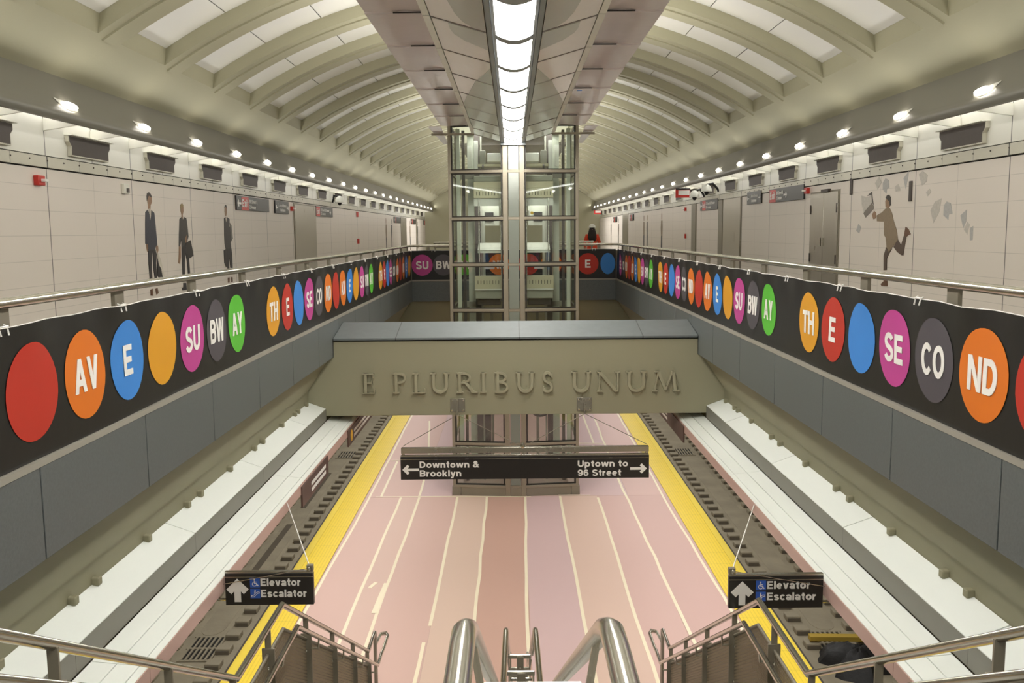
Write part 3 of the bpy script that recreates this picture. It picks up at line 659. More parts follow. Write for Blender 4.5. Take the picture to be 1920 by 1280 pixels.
PAPERS= [[(15.13, 7.0), (14.94, 7.1), (14.95, 7.02), (15.03, 6.82)], [(15.97, 6.97), (15.86, 7.04), (15.72, 7.0), (15.69, 6.87), (15.78, 6.86), (15.8, 6.78), (15.96, 6.86)], [(14.57, 7.03), (14.44, 7.07), (14.26, 7.0), (14.29, 6.9), (14.44, 6.85)], [(14.29, 6.74), (14.17, 6.79), (14.11, 6.74), (14.23, 6.68)], [(13.68, 6.52), (13.6, 6.58), (13.47, 6.55), (13.4, 6.4), (13.51, 6.39), (13.52, 6.31), (13.68, 6.38)], [(14.11, 6.46), (13.97, 6.59), (13.76, 6.63), (13.82, 6.43), (13.99, 6.27)], [(13.16, 6.37), (12.98, 6.45), (12.99, 6.28), (13.06, 6.19)], [(12.87, 6.19), (12.78, 6.22), (12.78, 6.03), (12.85, 6.02)], [(17.12, 6.16), (17.02, 6.28), (16.88, 6.22), (16.97, 6.11)], [(15.45, 6.89), (15.32, 6.92), (15.23, 6.81), (15.42, 6.8)], [(16.31, 6.98), (16.14, 7.09), (16.02, 6.98), (16.18, 6.87)], [(13.04, 6.17), (12.95, 6.28), (12.88, 6.24), (12.94, 6.1)]]
NAMES = dict(skin='skin', hair='hair', blond='hair', shirt='shirt', navy='jacket', charcoal='jacket', black='trousers', white='paper_bag', shoe='shoe', bag='handbag', grey='scarf', tan='coat', darkbrown='trouser_leg', blackp='briefcase', greyb='case_lid', paper='paper_sheet')
def mosaic(nm, s, polys, lab, cat='wall mosaic'):
    ys = [a for _, p in polys for a, b in p]; zs = [b for _, p in polys for a, b in p]
    t = thing(nm, lab, cat, (s * 6.3, (min(ys) + max(ys)) / 2, min(zs)))
    for i, (c, p) in enumerate(polys):
        fr = (Vector((s * 6.3, 0, 0)), Y3 if s < 0 else -Y3, Z3)
        MB().poly(fr, [(a if s < 0 else -a, b) for a, b in p], .0015, .004 + .0012 * i).build(NAMES.get(c, c), 'mosaic_' + c, t)
    return t
mosaic('mosaic_figure', -1, FIG_A, 'wall mosaic of a figure in navy holding a paper bag, nearest on left wall')
mosaic('mosaic_figure', -1, FIG_B, 'wall mosaic of a fair-haired figure in charcoal with a black bag, left wall')
mosaic('mosaic_figure', -1, FIG_C, 'wall mosaic of a figure in grey with scarf and dark bag beside exit sign')
mosaic('mosaic_figure', 1, RUNNER, 'wall mosaic of a running figure in a tan coat on the right wall')
mosaic('mosaic_briefcase', 1, CASE, 'wall mosaic of an open briefcase in front of the running figure')
PW_ = ['folded sheet high above the raised foot', 'grey sheet just above the runner head', 'pale sheet top right past the wall joint', 'small pale sheet below the top right one', 'grey sheet at middle height far right of runner', 'large faint sheet left of the middle grey one',
       'folded sheet low at the far right', 'narrow upright sheet lowest at the far right', 'small grey sheet low in front of the runner', 'faint sheet between head and folded sheet', 'faint sheet above the open briefcase', 'faint sheet behind the low folded one']
for p, d in zip(PAPERS, PW_):
    fr = (Vector((6.3, 0, 0)), -Y3, Z3)
    faint = 'faint' in d or 'pale' in d
    solo('mosaic_paper', MB().poly(fr, [(-a, b) for a, b in p], 0, .003), 'mosaic_paper' if faint else 'mosaic_page', 'mosaic flying paper, ' + d, 'wall mosaic', 'flying papers of the mosaic', loc=(6.3, p[0][0], p[0][1]))
FAR = [(-1, 46.2, 'skin', 'tan', 'far mosaic figure in tan on the left wall, first before the second steel panel'), (-1, 48.3, 'hair', 'charcoal', 'far mosaic figure in charcoal on the left wall, next to the far sign'),
       (-1, 61.6, 'hair', 'bag', 'far mosaic figure in dark clothes on the left wall near the end'), (-1, 57.0, 'skin', 'tan', 'far mosaic figure in tan just past the second left steel panel'),
       (1, 39.4, 'skin', 'tan', 'mosaic figure in brown on the right wall past the narrow pilaster'), (1, 43.6, 'blond', 'greyb', 'mosaic figure in grey, nearer of the far pair on the right wall'),
       (1, 44.7, 'skin', 'tan', 'mosaic figure in tan, farther of the far pair on the right wall'), (1, 55.3, 'hair', 'darkbrown', 'far mosaic figure in brown past the last right steel panel'), (1, 59.5, 'hair', 'charcoal', 'farthest mosaic figure on the right wall, in charcoal')]
for s, y, hc, cc, lab in FAR:
    P = lambda pts: [(y + a * (1 if s < 0 else -1), 5.15 + b) for a, b in pts]
    mosaic('mosaic_figure', s, [(hc, P([(-.07, 1.5), (.07, 1.5), (.1, 1.66), (.06, 1.76), (-.06, 1.76), (-.1, 1.64)])), (cc, P([(-.14, .8), (.2, .78), (.26, 1.2), (.2, 1.46), (-.16, 1.46), (-.24, 1.15)])),
        ('black', P([(-.13, .82), (.16, .8), (.15, .1), (.04, .1), (.02, .6), (-.03, .6), (-.05, .1), (-.15, .1)])), ('shoe', P([(-.16, 0), (-.03, 0), (-.05, .1), (-.15, .1)])), ('shoe', P([(.03, 0), (.18, 0), (.15, .1), (.04, .1)]))], lab)
# ------------------------------------------------------------------ spine hung under the vault: light strip, wing panels, lilac panels
ZL, BAY, J0 = 8.17, 1.68, 9.63
JY = [J0 + BAY * (k - 6) for k in range(14)]          # joints; the last one stands just before the lifts
JE = 21.05
JY = [j for j in JY if j < JE - .3] + [JE]
t = thing('strip_light', 'long curved white strip light along the middle of the ceiling spine', 'strip light', (0, 10, ZL), None)
fb = MB()
for s in (-1, 1):
    bx(fb, s, .185, .215, JY[0], JE, ZL - .005, ZL + .08); bx(fb, s, .225, .275, JY[0], JE, ZL + .02, ZL + .1)
bx(fb, 1, -.28, .28, JY[0], JE + .06, ZL + .09, ZL + .16); bx(fb, 1, -.28, .28, JE, JE + .07, ZL - .04, ZL + .16)
fb.build('frame', 'lamp_frame', t)
def lens_rows(y0, y1, w, sag, dz, n=10):
    v = []
    for i in range(n + 1):
        a = -1 + 2 * i / n; z = ZL + dz - sag * (1 - a * a); v += [(a * w, y0, z), (a * w, y1, z), (a * w, y0, z + .02), (a * w, y1, z + .02)]
    f = [(0, 1, 3, 2), (4 * n, 4 * n + 2, 4 * n + 3, 4 * n + 1)]
    for i in range(n):
        o = 4 * i; f += [(o, o + 4, o + 5, o + 1), (o + 2, o + 3, o + 7, o + 6), (o, o + 2, o + 6, o + 4), (o + 1, o + 5, o + 7, o + 3)]
    return v, f
lens = rib = None
for a, b in zip(JY[:-1], JY[1:]):
    MB().add(*lens_rows(a + .17, b - .03, .182, .045, .005)).build('lens', 'lamp_lens', t)
    MB().add(*lens_rows(a - .04, a + .18, .19, .06, .0)).build('divider', 'lamp_frame', t)
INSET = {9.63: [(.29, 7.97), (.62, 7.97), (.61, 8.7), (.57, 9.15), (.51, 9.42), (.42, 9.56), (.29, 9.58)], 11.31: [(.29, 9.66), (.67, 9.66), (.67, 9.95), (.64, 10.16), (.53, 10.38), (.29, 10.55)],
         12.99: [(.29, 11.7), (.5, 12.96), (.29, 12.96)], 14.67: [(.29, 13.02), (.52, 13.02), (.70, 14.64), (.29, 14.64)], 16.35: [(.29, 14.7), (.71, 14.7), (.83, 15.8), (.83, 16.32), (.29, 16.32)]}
# wings: each bay one pinkish panel with a cream inner edge strip, and one lilac panel, on either side
for s in (-1, 1):
    S = SIDE[s]
    for i, (a, b) in enumerate(zip(JY[:-1], JY[1:])):
        nl = nth(len(JY) - 1 - i)
        mb = MB().prism([(s * .285, ZL + .03), (s * .84, ZL + .19), (s * .84, ZL + .215), (s * .285, ZL + .055)], a + .012, b - .012)
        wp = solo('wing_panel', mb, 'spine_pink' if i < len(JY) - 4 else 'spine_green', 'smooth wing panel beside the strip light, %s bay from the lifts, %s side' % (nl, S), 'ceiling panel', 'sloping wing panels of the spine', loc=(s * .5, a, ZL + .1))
        jb = MB().prism([(s * .285, ZL + .024), (s * .84, ZL + .184), (s * .84, ZL + .20), (s * .285, ZL + .04)], b - .032, b + .010); jb.build('joint_bar', 'joint_dark', wp)
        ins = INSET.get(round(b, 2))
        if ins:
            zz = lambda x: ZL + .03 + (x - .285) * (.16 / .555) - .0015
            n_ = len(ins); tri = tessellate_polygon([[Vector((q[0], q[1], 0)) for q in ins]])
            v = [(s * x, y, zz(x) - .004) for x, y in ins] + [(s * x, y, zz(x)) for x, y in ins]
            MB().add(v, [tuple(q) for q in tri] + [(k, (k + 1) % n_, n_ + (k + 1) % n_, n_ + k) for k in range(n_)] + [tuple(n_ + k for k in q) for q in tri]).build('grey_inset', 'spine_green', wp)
        mb = bx(MB(), s, .855, .925, a + .012, b - .012, ZL + .2, ZL + .22)
        solo('edge_strip', mb, 'spine_cream', 'narrow cream strip inside the lilac panels, %s bay from the lifts, %s side' % (nl, S), 'ceiling strip', 'cream strips of the spine', loc=(s * .9, a, ZL + .2))
        if b < 20.2:
            mb = MB(); v = []; y0, y1 = a + .006, b - .006
            for j in range(7):
                for k in range(7):
                    y = y0 + (y1 - y0) * j / 6; x = .935 + (1.51 - .935) * k / 6
                    v.append((s * x, y, ZL + .225 + .014 * (j / 6) + .008 * math.sin(k * 1.1)))
            n = len(v); v += [(p[0], p[1], p[2] + .02) for p in v]
            f = [(j * 7 + k, j * 7 + k + 1, j * 7 + k + 8, j * 7 + k + 7) for j in range(6) for k in range(6)]
            f += [tuple(n + q for q in u) for u in f]
            rim = [k for k in range(7)] + [7 * j + 6 for j in range(1, 7)] + [42 + k for k in range(5, -1, -1)] + [7 * j for j in range(5, 0, -1)]
            f += [(rim[q], rim[(q + 1) % len(rim)], n + rim[(q + 1) % len(rim)], n + rim[q]) for q in range(len(rim))]
            o = solo('lilac_panel', mb.add(v, f), 'spine_lilac', 'rippled lilac panel at the spine edge, %s bay from the lifts, %s side' % (nl, S), 'ceiling panel', 'lilac panels of the spine', loc=(s * 1.2, a, ZL + .225))
            bx(MB(), s, .94, 1.22, b - .03, b - .004, ZL + .222, ZL + .232).build('lap_shadow', 'dark_gap', o)  # dark bar painted for the shadow where the panels overlap
    # last lilac wing beside the lift shaft, and its edge bar
    mb = MB().prism([(s * 1.52, 19.75), (s * 1.78, 19.75), (s * 1.74, 23.6), (s * 1.62, 23.6)], ZL + .22, ZL + .24, 'z')
    solo('lilac_panel', mb, 'spine_lilac', 'narrow lilac panel tapering along the %s side of the lift shaft' % S, 'ceiling panel', loc=(s * 1.6, 20, ZL + .22))
    solo('edge_bar', MB().obox((s * .86, 20.95, ZL + .19), (s * 1.82, 20.95, ZL + .19), .06, .045), 'frame_steel', 'thin bar across the top of the %s lift front' % S, 'bar', loc=(s * 1.3, 20.95, ZL + .24))
sp = MB()
for s in (-1, 1): bx(sp, s, .9, 1.0, JY[0], 20.0, ZL + .26, 10.4)
sp.box(-1.0, 1.0, JY[0], 20.0, ZL + .30, ZL + .34); struct('trim_spine', sp, 'concrete_vault')
far = MB().box(-1.4, 1.4, 24.6, YE - .5, ZL + .28, ZL + .34); bx(far, 1, -.9, .9, 24.6, YE - .5, ZL + .34, 10.4); struct('trim_spine_far', far, 'spine_lilac')
solo('blue_tape_piece', MB().box(.99, 1.07, 14.72, 14.80, ZL + .205, ZL + .21), 'blue_tape', 'scrap of blue tape stuck to the right lilac panels', 'tape')

# ------------------------------------------------------------------ banners on the balustrade
XB, ZB0, ZB1, ZD, RD = 2.95, 4.845, 5.685, 5.265, .302
def wav(y, z, k=0.0):
    h = max(0.0, (z - 5.28) / .4); h2 = max(0.0, (5.0 - z) / .2)
    return h * h * (.012 + .013 * math.sin(2 * PI * y / 1.62 + k) + .009 * math.sin(2 * PI * y / .61 + 1 + k)) + .006 * math.sin(y * 2.1 + z * 4) + 0 * h2
def banner(nm, lab, to3, u0, u1, discs, ties, step=.09):
    """to3(u, z, d) maps banner coordinates to the world, d outwards"""
    t = thing(nm, lab, 'banner', to3((u0 + u1) / 2, ZB0, 0))
    nu = int((u1 - u0) / step); nz = 12; v = []; f = []
    zt = lambda u: ZB1 - .009 * (1 - math.cos(2 * PI * u / .81)) * .5
    for d in (0, -.004):
        for i in range(nu + 1):
            u = u0 + (u1 - u0) * i / nu
            for j in range(nz + 1):
                z = ZB0 + (zt(u) - ZB0) * j / nz; v.append(to3(u, z, wav(u, z) + d))
    n1 = (nu + 1) * (nz + 1); m = nz + 1
    for i in range(nu):
        for j in range(nz):
            q = (i * m + j, (i + 1) * m + j, (i + 1) * m + j + 1, i * m + j + 1); f += [q, tuple(n1 + e for e in q[::-1])]
    MB().add(v, f).build('cloth', 'banner_black', t, smooth=80, weld=False)
    e = MB(); e.tube([to3(u0 + (u1 - u0) * i / nu, zt(u0 + (u1 - u0) * i / nu) + .004, wav(u0 + (u1 - u0) * i / nu, ZB1)) for i in range(0, nu + 1, 2)], .0038, 5).build('hem_cord', 'white_print', t)
    for dsc in discs:
        u, txt, c = dsc[:3]; kx = dsc[3] if len(dsc) > 3 else 1.0
        dm = MB(); vv = [to3(u, ZD, wav(u, ZD) + .004)]; K = 36; RG = 6
        for r in range(1, RG + 1):
            for k in range(K):
                a = 2 * PI * k / K; uu, zz = u + kx * RD * r / RG * math.cos(a), ZD + RD * r / RG * math.sin(a)
                vv.append(to3(uu, zz, wav(uu, zz) + .004))
        ff = [(0, 1 + k, 1 + (k + 1) % K) for k in range(K)] + [(1 + (r - 1) * K + k, 1 + r * K + k, 1 + r * K + (k + 1) % K, 1 + (r - 1) * K + (k + 1) % K) for r in range(1, RG) for k in range(K)]
        d = dm.add(vv, ff).build('printed_disc', 'print_' + c, t, smooth=80, label='%s printed disc' % c + (' reading ' + txt if txt else ''))
        if txt:
            W_ = .36 if len(txt) > 1 else .165; 
            if 'W' in txt: W_ = .42
            sub = MB(); lettering(sub, (Vector((0, 0, 0)), X3, Y3), txt, -W_ / 2, -.115, .23, W_, 0, .003)
            MB().add([to3(u + p.x, ZD + p.y, wav(u + p.x, ZD + p.y) + .006 + p.z) for p in sub.v], sub.f).build('lettering', 'white_print', d)
    for u in ties:
        tm = MB()
        for du in (-.045, .045): tm.tube([to3(u + du, zt(u) + .022, .0), to3(u + du, zt(u) + .012, .018), to3(u + du * .9, zt(u) - .04, .03)], .006, 5)
        tm.tube([to3(u - .05, zt(u) + .012, .022), to3(u + .05, zt(u) + .012, .022)], .006, 5); tm.build('cable_tie', 'white_print', t)
    return t
SEQ = [('TH', 'yellow'), ('E', 'red'), ('', 'blue'), ('SE', 'magenta'), ('CO', 'grey'), ('ND', 'orange'), ('', 'red'), ('AV', 'orange'), ('E', 'blue'), ('', 'yellow'), ('SU', 'magenta'), ('BW', 'grey'), ('AY', 'green')]
LY = [5.50, 6.20, 6.90, 7.60, 8.30, 8.99, 9.68, 11.16, 11.855, 12.51, 13.18, 13.83, 14.51, 15.16, 15.83, 16.48, 17.13, 17.79, 18.40, 19.03, 20.34, 20.94, 21.50, 22.09, 22.70, 23.33, 23.95, 24.65, 25.35, 26.05]
RY = [5.12, 5.80, 6.49, 7.18, 7.875, 8.57, 9.256, 10.756, 11.453, 12.13, 12.795, 13.466, 14.133, 14.78, 15.41, 16.07, 16.7, 17.33, 17.98, 18.62, 19.96, 20.58, 21.2, 21.8, 22.42, 23.02, 23.6, 24.2, 24.82, 25.6]
Ld = [(LY[i], *SEQ[(6 + i) % 13]) for i in range(len(LY))]
Rd = [(-RY[i], *SEQ[(6 - i) % 13]) for i in range(len(RY))]
tl = [3.6 + 1.62 * i for i in range(14)]
banner('banner', 'long black banner of lettered coloured discs along the left balustrade', lambda u, z, d: Vector((-XB + d, u, z)), 1.2, 26.45, [(4.80, 'ND', 'orange')] + Ld, [5.2 + 1.62 * i * 1.0 for i in range(13)])
banner('banner', 'long black banner of lettered coloured discs along the right balustrade', lambda u, z, d: Vector((XB - d, -u, z)), -26.45, -1.2, Rd, [-(6.75 + 1.62 * i) for i in range(12)])
banner('banner', 'black disc banner across the far end of the opening behind the lifts', lambda u, z, d: Vector((u, 26.58 - d, z)), -2.93, 2.93,
       [(-2.63, 'SU', 'magenta'), (-2.02, 'BW', 'grey'), (-1.4, 'AY', 'green'), (-.42, 'ND', 'orange'), (.42, '', 'red'), (1.08, 'AV', 'orange'), (2.13, 'E', 'red'), (2.70, '', 'blue', .7)], [-2.3, -1.2, 0, 1.2, 2.3])
# upstand panel behind the banners, ledge below them, granite facing
for s in (-1, 1):
    S = SIDE[s]
    struct('trim_upstand_' + S, bx(MB(), s, 3.02, 3.09, OY0, 26.7, 4.7, 5.64), 'steel_taupe')
    struct('trim_ledge_' + S, bx(MB(), s, 2.925, 3.09, OY0, 26.6, 4.80, 4.842), 'ledge_grey')
    for i in range(16):
        y = .62 + 1.625 * i
        mb = bx(MB(), s, 2.93, 3.0, max(y, OY0) + .006, min(y + 1.625, 26.62) - .006, 4.218, 4.798)
        solo('granite_panel', mb, 'granite', 'speckled dark granite facing panel under the %s banner, %s from the camera' % (S, nth(i + 1)), 'granite panel', 'granite facing of the opening', loc=(s * 2.97, y, 4.218), bevel=.004)
struct('trim_upstand_end', MB().box(-3.06, 3.06, 26.62, 26.7, 4.7, 5.64), 'steel_taupe')
struct('trim_ledge_end', MB().box(-3.0, 3.0, 26.56, 26.7, 4.80, 4.842), 'ledge_grey')
for i in range(4):
    x = -2.94 + 1.47 * i
    solo('granite_panel', MB().box(x + .006, x + 1.464, 26.57, 26.64, 4.218, 4.798), 'granite', 'dark granite facing panel across the far end, %s from the left' % nth(i + 1), 'granite panel', 'granite facing of the opening', loc=(x, 26.6, 4.218), bevel=.004)
# handrails
ZR = 5.815
for s in (-1, 1):
    S = SIDE[s]; t = thing('handrail', 'long brushed steel handrail above the %s banner' % S, 'handrail', (s * 2.97, 10, 4.85))
    c = arc(2.97 - .45, 26.25 - .0, .45, .45, 0, 90, 8)
    pts = [(s * 2.97, 1.1, ZR), (s * 2.97, 8, ZR), (s * 2.97, 16, ZR)] + [(s * a, b, ZR) for a, b in c]
    pts += [(s * 1.35, 26.70, ZR)]
    MB().tube(pts, .033, 14).build('tube', 'steel_bright', t)
    base = [6.34, 5.2][s < 0]
    ys = [(6.34 if s > 0 else 6.9) + 1.605 * i - 1.605 * 3 for i in range(16)]
    for y in ys:
        if 1.2 < y < 26.2: bx(MB(), s, 2.985, 3.015, y - .08, y + .08, 4.84, ZR - .025).build('post', 'steel_taupe', t)
    for x in (2.45, 1.6): bx(MB(), s, x - .04, x + .04, 26.6, 26.7, 5.6, ZR - .025).build('post', 'steel_taupe', t)

# ------------------------------------------------------------------ inscribed cross beam
YB = 14.7
bm_ = MB(); prof = [(-2.926, 4.47), (2.926, 4.47), (2.926, 4.215), (3.0, 4.215), (3.37, 3.66), (3.37, 3.45), (3.08, 3.32), (3.08, 3.26), (-3.08, 3.26), (-3.08, 3.32), (-3.37, 3.45), (-3.37, 3.66), (-3.0, 4.215), (-2.926, 4.215)]
beam = struct('beam', bm_.prism(prof, YB, YB + .86), 'beam_paint', bevel=.006)
MB().prism([(YB + .03, 4.455), (YB + .83, 4.455), (YB + .83, 4.50), (YB + .03, 4.50)], -2.92, 2.92, 'x').build('shadow_joint', 'dark_gap', beam)
cap = MB().prism([(YB - .03, 4.49), (YB - .03, 4.525), (YB + .86, 4.70), (YB + .86, 4.49)], -2.92, 2.92, 'x'); cap.build('granite_cap', 'granite_cap', beam, bevel=.006)
# raised capitals with serifs
def capital(ch, x0, x1, z0, z1):
    w_, h_ = x1 - x0, z1 - z0; st = .044; th = .022; sf = .02; fr = front_frame(x0, YB, z0); m = MB(); D0, D1 = -.004, .055
    dd = [0]
    def nx():
        dd[0] += .0007; return D1 + dd[0]
    def B(a, b, c, d): m.poly(fr, [(a, c), (b, c), (b, d), (a, d)], D0, nx())
    def SL(a, b, c, d, wd): m.poly(fr, [(a, b), (a + wd, b), (c + wd, d), (c, d)], D0, nx())
    def stem(x, top=True, bot=True, wd=st):
        B(x, x + wd, 0, h_)
        if bot: B(x - .028, x + wd + .028, 0, sf)
        if top: B(x - .028, x + wd + .028, h_ - sf, h_)
    o = .028
    if ch == 'I': stem(w_ / 2 - st / 2)
    if ch in 'EL':
        stem(o); B(o, w_, 0, sf); B(w_ - .02, w_, 0, .08)
        if ch == 'E': B(o, w_ - .01, h_ - sf, h_); B(w_ - .03, w_ - .01, h_ - .07, h_); B(o, w_ - .04, h_ * .5, h_ * .5 + sf); B(w_ - .055, w_ - .04, h_ * .5 - .03, h_ * .5 + .05)
    if ch in 'PRB':
        stem(o); rt = w_ if ch == 'P' else w_ * .72 if ch == 'R' else w_ * .9
        m.ribbon(fr, [(o, h_ - th / 2), *arc(rt - .11, h_ * .76, .09, h_ * .24 - th / 2, 90, -90, 10), (o + st, h_ * .52 - th / 2)], .036, D0, nx())
        if ch == 'R': SL(w_ - .075, 0, rt * .5, h_ * .5, .055); B(w_ - .1, w_ + .02, 0, sf)
        if ch == 'B': m.ribbon(fr, [(o, h_ * .52), *arc(w_ - .115, h_ * .27, .098, h_ * .27 - th / 2, 85, -90, 10), (o, th / 2)], .036, D0, nx())
    if ch == 'U':
        m.ribbon(fr, [(o + st / 2, h_), (o + st / 2, .12), *arc(w_ / 2 - .0, .125, w_ / 2 - o - st / 2, .11, 190, 350, 10), (w_ - o - st / 2, .12), (w_ - o - st / 2, h_)], .046, D0, nx())
        for x in (0, w_ - 2 * o - st): B(x, x + st + 2 * o, h_ - sf, h_)
    if ch == 'N':
        B(o, o + th, 0, h_); B(w_ - o - th, w_ - o, 0, h_); SL(w_ - o - .06, 0, o - .02, h_, .06); B(0, .085, 0, sf); B(0, .06, h_ - sf, h_); B(w_ - .085, w_, h_ - sf, h_)
    if ch == 'M':
        SL(.02, 0, .075, h_, th); SL(w_ - .085, 0, w_ - .125, h_, .05); SL(w_ * .5 - .03, .02, .06, h_, .05); SL(w_ * .5 - .02, .02, w_ - .115, h_, th); B(-.01, .075, 0, sf); B(w_ - .11, w_ + .01, 0, sf); B(.03, .1, h_ - sf, h_)
    if ch == 'S':
        m.ribbon(fr, [*arc(w_ * .5, h_ * .745, w_ * .36, h_ * .215, 25, 250, 12), *arc(w_ * .5, h_ * .255, w_ * .4, h_ * .22, 70, -155, 12)], .04, D0, nx())
        B(w_ * .83, w_ * .93, h_ * .74, h_ * .95); B(w_ * .06, w_ * .16, h_ * .05, h_ * .28)
    m.build('raised_letter', 'letter_paint', beam, smooth=0, weld=False)
for ch, a, b in (('E', -2.467, -2.269), ('P', -1.976, -1.762), ('L', -1.658, -1.453), ('U', -1.374, -1.066), ('R', -.952, -.628), ('I', -.573, -.474), ('B', -.340, -.122), ('U', -.004, .308), ('S', .427, .591), ('U', .892, 1.21), ('N', 1.305, 1.674), ('U', 1.77, 2.103), ('M', 2.201, 2.627)):
    capital(ch, a, b, 3.628, 3.957)
# direction sign hung from the beam
ys = YB - .16
t = thing('hanging_sign', 'long black hanging sign reading Downtown and Brooklyn, Uptown to 96 Street, under the beam', 'sign', (.13, ys, 2.27))
MB().box(-1.872, 2.136, ys, ys + .09, 2.235, 2.61).build('panel', 'sign_black', t, bevel=.004)
MB().box(-1.872, 2.136, ys - .003, ys + .002, 2.565, 2.572).build('seam_line', 'steel', t)
MB().box(-1.87, 2.13, ys + .01, ys + .08, 2.61, 2.628).build('top_rail', 'steel', t)
hb = MB().box(-1.86, 2.13, ys + .0, ys + .08, 2.665, 2.755); hb.box(-1.86, 2.13, ys + .015, ys + .065, 2.628, 2.636)
for x in (-1.83, .1, 2.10): hb.box(x - .02, x + .02, ys + .02, ys + .07, 2.62, 2.67)
hb.build('support_bar', 'steel', t, bevel=.003)
fr = front_frame(0, ys, 2.235)
arrow(MB(), fr, -1.71, .165, .27, 180).build('arrow', 'white_print', t); arrow(MB(), fr, 1.965, .155, .27, 0).build('arrow', 'white_print', t)
lettering(MB(), fr, 'Downtown &', -1.565, .195, .105, .965).build('lettering', 'white_print', t); lettering(MB(), fr, 'Brooklyn', -1.565, .05, .105, .67).build('lettering', 'white_print', t)
lettering(MB(), fr, 'Uptown to', .985, .19, .105, .81).build('lettering', 'white_print', t); lettering(MB(), fr, '96 Street', .985, .04, .105, .70).build('lettering', 'white_print', t)
for x in (-.946, 1.104):
    b_ = MB().box(x - .12, x + .12, YB - .012, YB, 3.31, 3.53); b_.box(x - .012, x + .012, YB - .1, YB - .01, 3.27, 3.52); b_.build('bracket', 'steel', t, bevel=.002)
    for dx in (-.09, .09):
        for z in (3.34, 3.50): MB().ball((x + dx, YB - .014, z), .015, n=8, m=4).build('bolt', 'steel_bright', t)
    for x2, zz in ((-1.83, 2.78), (.1, 2.75), (2.10, 2.78)):
        if abs(x2 - x) < 2.2: MB().tube([(x, YB - .09, 3.28), (x2, ys + .04, zz)], .006, 6).build('cable', 'steel_taupe', t)
MB().ball((.1, ys + .02, 2.77), .035, .03, .06, 8, 6).build('cable_clamp', 'steel', t)

# ------------------------------------------------------------------ reflector panels and light troughs on the girders
for s in (-1, 1):
    S = SIDE[s]
    ya = OY0 + .2; i = 0
    while ya < 26.3:
        yb = min(ya + 2.43, 26.5); i += 1
        if not (ya < 14.2 < yb) and not (ya < 15.2 < yb) or True:
            segs = [(ya, yb)]
            if ya < YB < yb: segs = [(ya, YB - .004), (YB + .864, yb)] if yb > YB + .87 else [(ya, YB - .004)]
            elif ya < YB + .86 < yb: segs = [(YB + .864, yb)]
            for k, (a, b) in enumerate(segs):
                t = thing('reflector_panel', 'sloping white reflector panel below the %s granite, %s from the camera%s' % (S, nth(i), ', beyond the beam' if k else ''), 'reflector panel', (s * 3.2, a, 3.38), 'white reflector panels along the opening')
                MB().prism([(s * 3.355, 3.485), (s * 3.08, 3.385), (s * 3.08, 3.36), (s * 3.355, 3.46)], a + .006, b - .006).build('sheet', 'trough_white', t)
                bx(MB(), s, 3.076, 3.11, a + .002, b - .002, 3.19, 3.378).build('grey_side', 'trough_grey', t)
                for f_ in (.22, .38, .8):
                    y = a + (b - a) * f_
                    bx(MB(), s, 3.30, 3.37, y - .035, y + .035, 3.47, 3.535).build('clip', 'girder', t, bevel=.01)
        ya = yb
    ya = OY0 + .2; i = 0
    while ya < 26.3:
        yb = min(ya + 5.06, 26.5); i += 1
        t = thing('light_trough', 'pale metal light trough along the %s edge of the opening, %s length from the camera' % (S, nth(i)), 'light trough', (s * 2.9, ya, 3.03), 'light troughs along the opening')
        for x0, x1 in ((3.066, 2.888), (2.879, 2.726), (2.717, 2.662)):
            z = lambda x: 3.145 + (x - 2.66) * .10
            MB().prism([(s * x0, z(x0)), (s * x1, z(x1)), (s * x1, z(x1) - .03), (s * x0, z(x0) - .03)], ya + .004, yb - .004).build('plank', 'trough_white', t)
        bx(MB(), s, 2.652, 2.66, ya + .003, yb - .003, 3.02, 3.143).build('face', 'trough_face', t)
        bx(MB(), s, 2.662, 3.4, ya + .003, yb - .003, 3.02, 3.035).build('underside', 'trough_grey', t)
        ya = yb
# brown track signs fixed to the trough faces
def trough_sign(s, y0, y1, lab, bullet):
    t = thing('track_sign', lab, 'sign', (s * 2.655, (y0 + y1) / 2, 2.76))
    bx(MB(), s, 2.635, 2.658, y0, y1, 2.86, 3.12).build('panel', 'sign_brown', t, bevel=.003)
    fr = (Vector((s * 2.635, y0 if s < 0 else y1, 2.78)), Y3 if s < 0 else -Y3, Z3)
    if bullet: MB().poly(fr, arc(.28, .21, .09, .09, 0, 345, 23), .001, .004).build('yellow_disc', 'sign_yellow', t)
    for z in (.14, .22): MB().poly(fr, [(.5, z), (min(2.4, y1 - y0 - .2), z), (min(2.4, y1 - y0 - .2), z + .045), (.5, z + .045)], .001, .004).build('white_line', 'white_print', t)
trough_sign(-1, 14.2, 18.6, 'brown platform sign with yellow disc on the left trough face', True)
trough_sign(-1, 11.0, 12.6, 'short brown platform sign on the left trough face nearer the camera', False)
trough_sign(1, 14.3, 18.2, 'brown platform sign with yellow disc on the right trough face', True)
